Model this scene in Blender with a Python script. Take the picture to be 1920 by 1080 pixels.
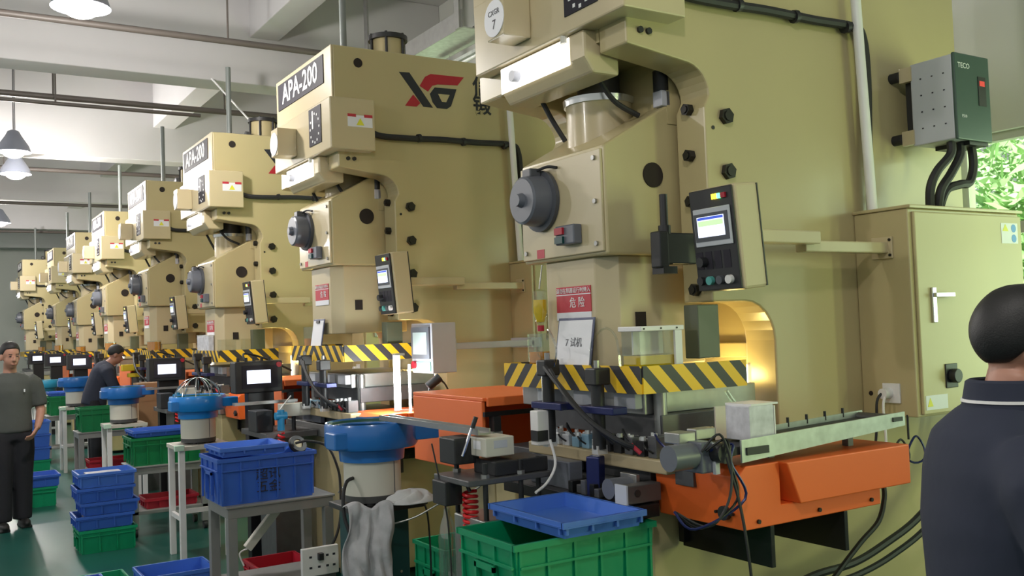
import bpy, bmesh, math, random
from mathutils import Vector, Matrix
random.seed(7)
for o in list(bpy.data.objects): bpy.data.objects.remove(o)
scene = bpy.context.scene
COL = scene.collection
PI = math.pi

# ------------------------------------------------------------------ camera
F_PX, YAW, PITCH, ROLL, HC = 1785.29, .559677, .0407606, -.0361261, 1.68
fw = Vector((math.sin(YAW)*math.cos(PITCH), math.cos(YAW)*math.cos(PITCH), math.sin(PITCH)))
rt = Vector((math.cos(YAW), -math.sin(YAW), 0)); up = rt.cross(fw)
rt2 = math.cos(ROLL)*rt + math.sin(ROLL)*up; up2 = -math.sin(ROLL)*rt + math.cos(ROLL)*up
cd = bpy.data.cameras.new('camera'); cam = bpy.data.objects.new('camera', cd); COL.objects.link(cam)
cd.sensor_width = 36; cd.lens = F_PX/1920*36; cd.clip_start = .05; cd.clip_end = 300
m = Matrix((rt2, up2, -fw)).transposed().to_4x4(); m.translation = (0, 0, HC); cam.matrix_world = m
scene.camera = cam

# ------------------------------------------------------------------ world, light, exposure
scene.view_settings.view_transform = 'Standard'; scene.view_settings.look = 'None'
scene.view_settings.exposure = 0.3; scene.view_settings.gamma = 1.0; scene.view_settings.use_curve_mapping = False
w = bpy.data.worlds.new('daylight'); scene.world = w; w.use_nodes = True
bg = w.node_tree.nodes['Background']; bg.inputs[0].default_value = (.94, 1.0, .97, 1); bg.inputs[1].default_value = .40
def area(name, loc, size, energy, color, rot=(0, 0, 0), sy=None, shape='DISK'):
    l = bpy.data.lights.new(name, 'AREA'); l.energy = energy; l.color = color; l.size = size
    l.shape = shape
    if sy: l.size_y = sy
    o = bpy.data.objects.new(name, l); COL.objects.link(o); o.location = loc; o.rotation_euler = rot
    return o
# daylight entering by the windows of the rear wall (outside the panes, pointing into the hall)
for yc in (1.3, 7.1, 12.9, 18.7, 24.5):
    area('window_daylight', (6.6, yc, 2.3), 4.2, 90 if yc < 3 else 150, (.80, 1.0, .72), (0, math.radians(90), 0), 1.9, 'RECTANGLE')
area('window_daylight', (6.9, -4.1, 2.1), 4.0, 520, (.88, 1.0, .46), (0, math.radians(90), math.radians(-50)), 1.8, 'RECTANGLE')  # added behind an unseen window to brighten the near press sides
sn = bpy.data.lights.new('sun', 'SUN'); sn.energy = 11; sn.angle = .02; sn.color = (1, .97, .9)
so = bpy.data.objects.new('sun', sn); COL.objects.link(so); so.rotation_euler = (math.radians(-14), math.radians(14), 0)

# ------------------------------------------------------------------ materials
MATS = {}
def M(name, col, rough=.5, metal=0., var=.06, scale=6., bump=0., emit=0., trans=0., alpha=1., coat=0., bscale=40., spec=.5):
    if name in MATS: return MATS[name]
    mt = bpy.data.materials.new(name); mt.use_nodes = True
    nt = mt.node_tree; b = nt.nodes['Principled BSDF']
    b.inputs['Roughness'].default_value = rough; b.inputs['Metallic'].default_value = metal
    b.inputs['Specular IOR Level'].default_value = spec
    if coat: b.inputs['Coat Weight'].default_value = coat; b.inputs['Coat Roughness'].default_value = .12
    if trans: b.inputs['Transmission Weight'].default_value = trans
    if alpha < 1: b.inputs['Alpha'].default_value = alpha
    tc = nt.nodes.new('ShaderNodeTexCoord')
    n = nt.nodes.new('ShaderNodeTexNoise'); n.inputs['Scale'].default_value = scale; n.inputs['Detail'].default_value = 4
    nt.links.new(tc.outputs['Object'], n.inputs['Vector'])
    mx = nt.nodes.new('ShaderNodeMix'); mx.data_type = 'RGBA'
    c = list(col)
    mx.inputs[6].default_value = [max(0, x*(1-var)) for x in c]+[1]
    mx.inputs[7].default_value = [min(1, x*(1+var)) for x in c]+[1]
    nt.links.new(n.outputs['Fac'], mx.inputs[0]); nt.links.new(mx.outputs[2], b.inputs['Base Color'])
    if bump:
        n2 = nt.nodes.new('ShaderNodeTexNoise'); n2.inputs['Scale'].default_value = bscale
        nt.links.new(tc.outputs['Object'], n2.inputs['Vector'])
        bp = nt.nodes.new('ShaderNodeBump'); bp.inputs['Strength'].default_value = bump; bp.inputs['Distance'].default_value = .01
        nt.links.new(n2.outputs['Fac'], bp.inputs['Height']); nt.links.new(bp.outputs[0], b.inputs['Normal'])
    if emit:
        nt.links.new(mx.outputs[2], b.inputs['Emission Color']); b.inputs['Emission Strength'].default_value = emit
    MATS[name] = mt
    return mt
def glassmat(name, tint, gloss=.12, rough=.03):
    if name in MATS: return MATS[name]
    mt = bpy.data.materials.new(name); mt.use_nodes = True; nt = mt.node_tree; nt.nodes.clear()
    o = nt.nodes.new('ShaderNodeOutputMaterial'); t = nt.nodes.new('ShaderNodeBsdfTransparent'); g = nt.nodes.new('ShaderNodeBsdfGlossy')
    t.inputs[0].default_value = (*tint, 1); g.inputs['Roughness'].default_value = rough
    mx = nt.nodes.new('ShaderNodeMixShader'); mx.inputs[0].default_value = gloss
    nt.links.new(t.outputs[0], mx.inputs[1]); nt.links.new(g.outputs[0], mx.inputs[2]); nt.links.new(mx.outputs[0], o.inputs[0])
    MATS[name] = mt; return mt
def stripemat(name, axis, mid):
    """hazard stripes in paint: 45 degree bands, mirrored about `mid` along the axis"""
    mt = bpy.data.materials.new(name); mt.use_nodes = True; nt = mt.node_tree; b = nt.nodes['Principled BSDF']
    b.inputs['Roughness'].default_value = .45
    tc = nt.nodes.new('ShaderNodeTexCoord'); sx = nt.nodes.new('ShaderNodeSeparateXYZ'); nt.links.new(tc.outputs['Object'], sx.inputs[0])
    def math_(op, a, bb):
        q = nt.nodes.new('ShaderNodeMath'); q.operation = op
        for i, v in enumerate((a, bb)):
            if v is None: continue
            if isinstance(v, (int, float)): q.inputs[i].default_value = v
            else: nt.links.new(v, q.inputs[i])
        return q.outputs[0]
    a = sx.outputs[axis]
    if mid is not None: a = math_('ABSOLUTE', math_('SUBTRACT', a, mid), None)
    s = math_('ADD', a, sx.outputs[2])
    fr = math_('FRACT', math_('DIVIDE', s, .128), None)
    gt = math_('GREATER_THAN', fr, .5)
    mx = nt.nodes.new('ShaderNodeMix'); mx.data_type = 'RGBA'
    mx.inputs[6].default_value = (.88, .55, .02, 1); mx.inputs[7].default_value = (.035, .035, .04, 1)
    nt.links.new(gt, mx.inputs[0]); nt.links.new(mx.outputs[2], b.inputs['Base Color'])
    MATS[name] = mt; return mt

cream = M('cream_paint', (.50, .42, .225), .32, 0, .04, 2.5, coat=.25)
creamL = M('cream_panel_paint', (.56, .47, .29), .30, 0, .03, 3, coat=.25)
white_paint = M('white_paint', (.78, .77, .76), .4, 0, .03)
offwhite = M('offwhite_enamel', (.62, .60, .52), .35, 0, .04)
grey_box = M('grey_blue_paint', (.52, .53, .60), .4, 0, .03)
black = M('black_plastic', (.018, .018, .02), .45, 0, .1)
blackm = M('black_metal', (.012, .012, .013), .35, .2, .1)
navy_a = M('navy_anodised', (.012, .018, .10), .35, .3)
rubber = M('black_rubber', (.02, .02, .022), .6, 0, .1)
bolt_m = M('black_oxide_bolt', (.035, .033, .03), .4, .6, .1)
darkhole = M('dark_recess', (.02, .013, .01), .8, 0, .1)
motor_g = M('motor_grey', (.13, .14, .17), .35, 0, .06)
motor_d = M('motor_dark_grey', (.075, .08, .095), .4, 0, .06)
steel = M('worn_steel', (.36, .36, .35), .38, .75, .2, 14)
steel_d = M('dark_steel', (.13, .13, .135), .45, .6, .25, 14)
galv = M('galvanised_steel', (.52, .56, .52), .4, .5, .35, 18)
table_g = M('grey_table_paint', (.22, .22, .215), .5, 0, .12, 9)
orange = M('orange_paint', (.86, .145, .025), .42, 0, .05, 3)
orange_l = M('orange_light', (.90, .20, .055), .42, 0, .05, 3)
bluep = M('blue_plastic', (.035, .12, .52), .42, 0, .08, 5)
bluep2 = M('blue_plastic_light', (.06, .17, .60), .42, 0, .08, 5)
greenp = M('green_plastic', (.0, .27, .115), .4, 0, .08, 5)
greenp2 = M('dark_green_plastic', (.0, .17, .05), .42, 0, .08, 5)
redp = M('red_plastic', (.42, .012, .03), .45, 0, .08, 5)
bowl_b = M('bowl_blue', (.02, .16, .52), .3, 0, .06, 4, coat=.4)
bowl_b2 = M('bowl_bright_blue', (.01, .23, .68), .3, 0, .06, 4, coat=.4)
bowl_in = M('bowl_green_lining', (.01, .09, .06), .5, 0, .1)
dkgreen = M('dark_green_paint', (.004, .05, .05), .4, 0, .1)
vfd_g = M('inverter_green', (.045, .085, .07), .35, 0, .05)
vfd_s = M('inverter_grey', (.52, .54, .58), .45, 0, .03)
tan = M('tan_wood', (.42, .34, .20), .5, 0, .12, 8)
paper = M('white_paper', (.78, .78, .82), .6, 0, .03)
navy_edge = M('navy_plastic', (.05, .06, .14), .4)
oil = M('amber_oil', (.75, .28, .01), .15, 0, .2, 20)
oily = M('yellow_oil', (.8, .55, .02), .15, 0, .2, 20)
clear = glassmat('clear_plastic', (.93, .95, .93), .10)
clearg = glassmat('window_glass', (.95, 1, .95), .06)
red_sign = M('red_print', (.50, .03, .05), .5)
ink = M('dark_ink', (.02, .02, .03), .6)
inkw = M('white_ink', (.8, .8, .8), .6)
red_ink = M('logo_red', (.42, .015, .03), .5)
slate_ink = M('logo_black', (.02, .022, .03), .5)
sign_g = M('sign_slate', (.035, .032, .042), .6, 0, .1, spec=.15)
yellow_l = M('warning_yellow', (.75, .72, .05), .5)
chrome = M('chrome', (.7, .7, .72), .2, 1., .03)
redhose = M('red_hose', (.75, .02, .025), .35)
screen_on = M('lit_screen', (.70, .76, 1.0), .3, 0, .10, 9, emit=1.1)
screen_dim = M('dim_screen', (.42, .52, .52), .3, 0, .08, 9, emit=.25)
screen_grn = M('screen_green_rows', (.45, .85, .35), .3, 0, .1, 9, emit=.9)
screen_blu = M('screen_blue_bar', (.05, .10, .6), .3, 0, .1, 9, emit=.6)
led_y = M('led_yellow', (1, .75, .02), .3, 0, .02, emit=4)
led_g = M('led_green', (.1, .9, .35), .3, 0, .02, emit=3)
led_r = M('led_red', (.9, .05, .03), .3, 0, .02, emit=2)
lamp_w = M('lamp_white', (1, .98, .95), .3, 0, .0, emit=9)
glare_m = M('housing_glare', (1, .98, .94), .3, 0, .0, emit=1.6)  # glare reflected by the glossy housing, put in as emission
tube_w = M('led_tube', (.95, 1, 1), .3, 0, .0, emit=14)
skin = M('skin', (.46, .23, .16), .5, 0, .08, 20)
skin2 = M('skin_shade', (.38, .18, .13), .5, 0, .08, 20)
hairm = M('black_hair', (.012, .011, .012), .55, 0, .3, 60, bump=.12, bscale=320)
shirt_gr = M('charcoal_tshirt', (.075, .08, .075), .85, 0, .15, 8, bump=.2, bscale=18)
shirt_nv = M('navy_polo', (.022, .027, .05), .85, 0, .12, 8, bump=.25, bscale=16)
trous = M('dark_trousers', (.012, .012, .017), .85, 0, .15, 8)
shoe_m = M('black_shoe', (.012, .012, .012), .5)
cloth_w = M('soiled_cloth', (.46, .45, .47), .9, 0, .3, 14, bump=.5, bscale=25)

# ------------------------------------------------------------------ builders
def tag(o, label=None, cat=None, group=None, kind=None):
    if label: o['label'] = label
    if cat: o['category'] = cat
    if group: o['group'] = group
    if kind: o['kind'] = kind
    return o
def thing(name, label, cat, loc=(0, 0, 0), rz=0, group=None):
    o = bpy.data.objects.new(name, None); COL.objects.link(o); o.empty_display_size = .1
    o.location = loc; o.rotation_euler = (0, 0, rz)
    return tag(o, label, cat, group)
class MB:
    def __init__(s): s.v = []; s.f = []; s.sm = []
    def add(s, vs, fs, smooth=False):
        n = len(s.v); s.v += [tuple(p) for p in vs]
        for f in fs: s.f.append([i+n for i in f]); s.sm.append(smooth)
        return s
    def box(s, x0, x1, y0, y1, z0, z1):
        if x0 > x1: x0, x1 = x1, x0
        if y0 > y1: y0, y1 = y1, y0
        if z0 > z1: z0, z1 = z1, z0
        return s.add([(x0,y0,z0),(x1,y0,z0),(x1,y1,z0),(x0,y1,z0),(x0,y0,z1),(x1,y0,z1),(x1,y1,z1),(x0,y1,z1)],
              [(0,3,2,1),(4,5,6,7),(0,1,5,4),(1,2,6,5),(2,3,7,6),(3,0,4,7)])
    def prism(s, pts, axis, a, b):
        """2D polygon extruded: axis 'y' pts=(x,z); 'x' pts=(y,z); 'z' pts=(x,y)"""
        def mk(p, t): return {'y': (p[0], t, p[1]), 'x': (t, p[0], p[1]), 'z': (p[0], p[1], t)}[axis]
        n = len(pts); vs = [mk(p, a) for p in pts]+[mk(p, b) for p in pts]
        fs = [list(range(n))[::-1], [i+n for i in range(n)]]+[(i, (i+1) % n, (i+1) % n+n, i+n) for i in range(n)]
        return s.add(vs, fs)
    def cyl(s, p, q, r, n=16, r2=None, cap=True):
        p, q = Vector(p), Vector(q); d = (q-p).normalized()
        a = d.orthogonal().normalized(); b = d.cross(a); r2 = r if r2 is None else r2
        vs = []
        for c, rr in ((p, r), (q, r2)):
            for i in range(n):
                t = 2*PI*(i+.5)/n; vs.append(c+a*math.cos(t)*rr+b*math.sin(t)*rr)
        s.add(vs, [(i, (i+1) % n, (i+1) % n+n, i+n) for i in range(n)], n > 8)
        if cap: s.add(vs, [list(range(n))[::-1], [i+n for i in range(n)]])
        return s
    def tube(s, pts, r, n=8, rs=None, cap=True):
        pts = [Vector(p) for p in pts]; rings = []; prev = None
        for i, p in enumerate(pts):
            d = (pts[min(i+1, len(pts)-1)]-pts[max(i-1, 0)])
            d = d.normalized() if d.length > 1e-9 else Vector((0, 0, 1))
            a = d.orthogonal().normalized() if prev is None else (prev-d*prev.dot(d))
            a = a.normalized() if a.length > 1e-6 else d.orthogonal().normalized()
            prev = a; b = d.cross(a); rr = rs[i] if rs else r
            rings.append([p+(a*math.cos(2*PI*j/n)+b*math.sin(2*PI*j/n))*rr for j in range(n)])
        vs = [q for g in rings for q in g]; fs = []
        for i in range(len(rings)-1):
            for j in range(n): fs.append((i*n+j, i*n+(j+1) % n, (i+1)*n+(j+1) % n, (i+1)*n+j))
        s.add(vs, fs, True)
        if cap: s.add(rings[0]+rings[-1], [list(range(n))[::-1], [i+n for i in range(n)]])
        return s
    def lathe(s, prof, c=(0, 0, 0), n=32, axis='z', smooth=True):
        vs = []; k = len(prof)
        for i in range(n):
            t = 2*PI*i/n
            for r, h in prof:
                x, y = r*math.cos(t), r*math.sin(t)
                vs.append((c[0]+x, c[1]+y, c[2]+h) if axis == 'z' else ((c[0]+h, c[1]+x, c[2]+y) if axis == 'x' else (c[0]+x, c[1]+h, c[2]+y)))
        fs = [(i*k+j, ((i+1) % n)*k+j, ((i+1) % n)*k+j+1, i*k+j+1) for i in range(n) for j in range(k-1)]
        if axis != 'z': fs = [f[::-1] for f in fs] if axis == 'y' else fs
        return s.add(vs, fs, smooth)
    def ell(s, c, r, n=16, m=10):
        c = Vector(c); vs = []; fs = []
        for i in range(m+1):
            ph = PI*i/m
            for j in range(n):
                t = 2*PI*j/n; vs.append(c+Vector((r[0]*math.sin(ph)*math.cos(t), r[1]*math.sin(ph)*math.sin(t), r[2]*math.cos(ph))))
        for i in range(m):
            for j in range(n): fs.append((i*n+j, (i+1)*n+j, (i+1)*n+(j+1) % n, i*n+(j+1) % n))
        return s.add(vs, fs, True)
    def loft(s, rings, n=20):
        """rings: (centre, rx, ry) horizontal ellipses, closed at both ends"""
        vs = []
        for c, rx, ry in rings:
            for j in range(n):
                t = 2*PI*j/n; vs.append((c[0]+rx*math.cos(t), c[1]+ry*math.sin(t), c[2]))
        k = len(rings); fs = [(i*n+j, i*n+(j+1) % n, (i+1)*n+(j+1) % n, (i+1)*n+j) for i in range(k-1) for j in range(n)]
        fs += [list(range(n))[::-1], [(k-1)*n+j for j in range(n)]]
        return s.add(vs, fs, True)
    def build(s, name, mat, parent=None, bevel=0., loc=None, remesh=0., segs=2, fix=True):
        me = bpy.data.meshes.new(name); me.from_pydata(s.v, [], s.f); me.update()
        me.polygons.foreach_set('use_smooth', s.sm)
        if fix:
            bm = bmesh.new(); bm.from_mesh(me); bmesh.ops.remove_doubles(bm, verts=bm.verts, dist=1e-6)
            bmesh.ops.recalc_face_normals(bm, faces=bm.faces); bm.to_mesh(me); bm.free()
        if any(s.sm): me.set_sharp_from_angle(angle=math.radians(38))
        me.materials.append(mat)
        o = bpy.data.objects.new(name, me); COL.objects.link(o)
        if parent: o.parent = parent
        if loc: o.location = loc
        if remesh:
            q = o.modifiers.new('fuse', 'REMESH'); q.mode = 'VOXEL'; q.voxel_size = remesh; q.use_smooth_shade = True
            q = o.modifiers.new('smooth', 'SMOOTH'); q.iterations = 6; q.factor = .5
        elif bevel:
            q = o.modifiers.new('bevel', 'BEVEL'); q.width = bevel; q.segments = segs; q.limit_method = 'ANGLE'; q.angle_limit = math.radians(35)
            q.harden_normals = False
        return o
def bx(name, mat, parent, d, bevel=0., loc=None): return MB().box(*d).build(name, mat, parent, bevel, loc)
def cy(name, mat, parent, p, q, r, n=16, r2=None, loc=None): return MB().cyl(p, q, r, n, r2).build(name, mat, parent, 0, loc)
def tb(name, mat, parent, pts, r, n=8, sub=6): return MB().tube(smooth_path(pts, sub), r, n).build(name, mat, parent)
def smooth_path(P, sub=6):
    P = [Vector(p) for p in P]
    if len(P) < 3 or sub < 2: return P
    out = []
    for i in range(len(P)-1):
        p0, p1, p2, p3 = P[max(i-1, 0)], P[i], P[i+1], P[min(i+2, len(P)-1)]
        for j in range(sub):
            t = j/sub
            out.append(.5*((2*p1)+(p2-p0)*t+(2*p0-5*p1+4*p2-p3)*t*t+(3*p1-p0-3*p2+p3)*t**3))
    return out+[P[-1]]
def lettering(body, size, mat, parent, loc, frame, name='lettering', bold=0., align='CENTER', ext=.0008):
    """flat printed characters; frame = (text right, text up) directions"""
    cu = bpy.data.curves.new('t', 'FONT'); cu.body = body; cu.size = size; cu.align_x = align; cu.align_y = 'CENTER'
    cu.offset = bold; cu.extrude = ext; cu.resolution_u = 2
    to = bpy.data.objects.new('t', cu); COL.objects.link(to); bpy.context.view_layer.update()
    me = bpy.data.meshes.new_from_object(to.evaluated_get(bpy.context.evaluated_depsgraph_get()))
    bpy.data.objects.remove(to); bpy.data.curves.remove(cu)
    r, u = Vector(frame[0]), Vector(frame[1]); n = r.cross(u)
    mt = Matrix((r, u, n)).transposed().to_4x4(); mt.translation = loc; me.transform(mt)
    me.name = name; me.materials.clear(); me.materials.append(mat)
    o = bpy.data.objects.new(name, me); COL.objects.link(o)
    if parent: o.parent = parent
    return o
FRONT = ((0, -1, 0), (0, 0, 1))      # reads from the aisle (looking +X)
SIDE = ((1, 0, 0), (0, 0, 1))        # reads from the near side (looking +Y)
def copy_tree(o, parent=None):
    c = o.copy(); COL.objects.link(c); c.parent = parent
    for ch in o.children: copy_tree(ch, c)
    return c
def struct(name, mat, d, bevel=0.): return tag(MB().box(*d).build(name, mat, None, bevel), kind='structure')
XF, Y0, S = 2.4187, 2.9553, 3.1
# ------------------------------------------------------------------ the hall
ceil_m = M('ceiling_plaster', (.53, .52, .525), .8, 0, .08, 1.2)
wall_m = M('wall_plaster', (.66, .67, .63), .8, 0, .05, 1.5)
fl = M('green_epoxy_floor', (.012, .085, .068), .30, 0, .35, 1.3, bump=.05, bscale=6)
frame_m = M('window_frame_paint', (.55, .57, .54), .5)
struct('floor', fl, (-9, 5.62, -6, 33, -.1, 0))
struct('ceiling', ceil_m, (-9, 5.82, -6, 33, 5.75, 5.95))
struct('wall_far', wall_m, (-9, 5.82, 33, 33.2, 0, 5.75))
WX = 5.62
struct('wall_rear', wall_m, (WX, WX+.2, -6.2, 33, 0, 1.0))
struct('wall_rear_upper', wall_m, (WX, WX+.2, -6.2, 33, 2.77, 5.75))
edges = [-6.2, -5.9, -1.9, -1.0, 3.6, 4.8, 9.4, 10.6, 15.2, 16.4, 21.0, 22.2, 26.8, 33]  # first opening is out of view, added to light the press sides
for i in range(0, len(edges), 2): struct('wall_pier_%d' % (i//2+1), wall_m, (WX, WX+.2, edges[i], edges[i+1], 1.0, 2.77))
for i in range(6):
    a, b = edges[2*i+1], edges[2*i+2]
    fr = MB(); fx0, fx1 = WX+.05, WX+.12
    for (y0, y1, z0, z1) in ((a, b, 1.0, 1.06), (a, b, 2.72, 2.77), (a, a+.05, 1.06, 2.72), (b-.05, b, 1.06, 2.72), (a+.05, b-.05, 2.14, 2.21)): fr.box(fx0, fx1, y0, y1, z0, z1)
    for t in (1, 2, 3): fr.box(fx0, fx1, a+(b-a)*t/4-.025, a+(b-a)*t/4+.025, 1.06, 2.72)
    wo = tag(fr.build('window_%d' % (i+1), frame_m), kind='structure')
    for t in range(4):
        for (z0, z1) in ((1.06, 2.14), (2.21, 2.72)):
            bx('pane', clearg, wo, (WX+.08, WX+.086, a+(b-a)*t/4+.027, a+(b-a)*(t+1)/4-.027, z0, z1))
for j in range(-1, 5):
    y = 10.46+5.15*j
    struct('trim_beam_%d' % (j+2), ceil_m, (-9, WX, y, y+.4, 4.5, 5.75), .01)
for j, x in enumerate((3.2, -1.6)):
    struct('trim_joist_%d' % (j+1), ceil_m, (x, x+.33, -6, 33, 5.03, 5.75), .01)
# pipes under the beams
pipe_m = M('brown_pipe', (.10, .085, .075), .5, 0, .1)
pipe_g = M('grey_conduit', (.20, .22, .21), .5, .3, .1)
def pipe(name, label, y, z, r, x0=-6, x1=5.6, mat=pipe_m, hang=(), cat='pipe'):
    t = thing(name, label, cat, (0, y, z))
    cy('run', mat, t, (x0, 0, 0), (x1, 0, 0), r, 10)
    for h in hang: cy('hanger', mat, t, (h, 0, 0), (h, 0, 5.75-z if h > -90 else 1), .011, 6)
    return t
pipe('ceiling_pipe', 'dark pipe crossing the ceiling in front of the nearest beam', 9.2, 4.56, .032, hang=(1.2, 2.6))
pipe('ceiling_pipe', 'upper of two parallel dark pipes behind the nearest beam', 11.9, 4.5, .035, hang=(1.35, 3.3))
pipe('ceiling_pipe', 'thinner lower pipe with a cut end behind the nearest beam', 11.7, 4.38, .022, x1=2.95, hang=(1.35,))
pipe('ceiling_pipe', 'dark pipe crossing the ceiling beside the far hanging lamp pair', 17.0, 4.5, .035, hang=(1.2,))
pipe('ceiling_pipe', 'dark pipe crossing the ceiling high behind the fifth press', 20.6, 4.42, .032)
pipe('ceiling_pipe', 'faint dark pipe crossing the ceiling above the farthest presses', 25.8, 4.42, .032)
br = thing('ceiling_brace', 'thin white diagonal rod from beam down to third press', 'rod', (0, 0, 0))
cy('rod', white_paint, br, (2.75, 10.4, 4.5), (3.05, 9.6, 3.75), .010, 8)
# cable tray with fluorescent batten above the second press
ct = thing('cable_tray', 'grey metal cable tray hanging above the second press', 'cable tray', (4.2, 7.1, 4.29))
bx('tray', galv, ct, (-.16, .16, 0, 4.0, 0, .012)); bx('tray_side', steel, ct, (-.17, -.16, 0, 4.0, 0, .16)); bx('tray_side', steel, ct, (.16, .17, 0, 4.0, 0, .16))
for yy in (.05, 2.0, 3.9): bx('hanger', steel, ct, (-.19, -.17, yy-.04, yy+.04, 0, 1.46))
ft = thing('fluorescent_batten', 'slim fluorescent batten lamp hung below the cable tray', 'lamp', (4.34, 6.9, 4.16))
bx('housing', galv, ft, (-.03, .03, 0, 1.2, .02, .05)); cy('tube', M('unlit_tube', (.75, .78, .75), .3), ft, (0, .02, 0), (0, 1.18, 0), .014, 10)
for yy in (.2, 1.0): cy('hanger', steel, ft, (0, yy, .05), (0, yy, .128), .004, 6)
# hanging high-bay lamps along the aisle
shade_m = M('lamp_shade_grey', (.28, .30, .36), .4, .3)
LY = [(1.0, 1.2, 4.35, 'hanging bell lamp above the viewer'), (1.08, 7.75, 4.22, 'bright hanging bell lamp nearest, at the top left of the picture'),
      (1.12, 14.2, 4.25, 'bright hanging bell lamp, upper of the second pair'), (1.25, 15.6, 4.18, 'bright hanging bell lamp, lower of the second pair'),
      (1.5, 22.6, 4.25, 'small bright hanging lamp farthest down the aisle')]
for i, (x, y, z, lab) in enumerate(LY):
    if i == 0: continue
    t = thing('bay_lamp', lab, 'lamp', (x, y, z), 0, 'hanging lamps along the aisle')
    MB().lathe([(.03, .30), (.07, .28), (.10, .22), (.19, .08), (.215, .0), (.20, .0), (.18, .075), (.09, .2), (.03, .26)], n=28).build('shade', shade_m, t)
    MB().ell((0, 0, .03), (.15, .15, .11)).build('bulb', lamp_w, t)
    cy('stem', steel_d, t, (0, 0, .29), (0, 0, 5.75-z), .007, 8)
def bulb_or_fill(loc, e, col=(1.0, .95, .90)):
    l = bpy.data.lights.new('bay_or_fill_light', 'POINT'); l.energy = e; l.color = col; l.shadow_soft_size = .12
    o = bpy.data.objects.new('bay_or_fill_light', l); COL.objects.link(o); o.location = loc
for x, y, z, lab in LY[1:]: bulb_or_fill((x, y, z-.22), 190)
bulb_or_fill((.3, .2, 4.1), 110)                                   # lamp above the aisle behind the viewer
for y in (3.5, 10.5, 17.5, 24.5): bulb_or_fill((-4.2, y, 4.1), 170)   # fill lights added over an invented aisle out of view
# trees outside the first window
def leaf_tree(loc, n, spread, h, label):
    t = thing('garden_tree', label, 'tree', loc)
    cy('trunk', M('bark', (.10, .07, .04), .9), t, (0, 0, 0), (.05, 0, h*.6), .09, 10, .05)
    mb = MB(); rnd = random.Random(3)
    for _ in range(n):
        a, b, c = [rnd.gauss(0, 1) for _ in range(3)]
        p = Vector((a*spread*.45, b*spread*.6, h*.62+c*h*.2)); d = Vector((rnd.uniform(-1, 1), rnd.uniform(-1, 1), rnd.uniform(-.7, .4))).normalized()
        q = d.orthogonal().normalized()*.05; e = d*.12
        mb.add([p-e, p+q, p+e, p-q], [(0, 1, 2, 3)])
    tag(mb.build('foliage', M('leaf_green', (.36, .60, .26), .6, 0, .5, 3), t, fix=False), kind='stuff')
leaf_tree((9.8, 5.0, -.1), 9000, 2.0, 3.9, 'leafy green tree outside the window')
tag(bx('ground_outside', M('outside_ground', (.22, .26, .16), .9), None, (5.9, 40, -20, 50, -.2, -.1)), kind='structure')
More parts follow.
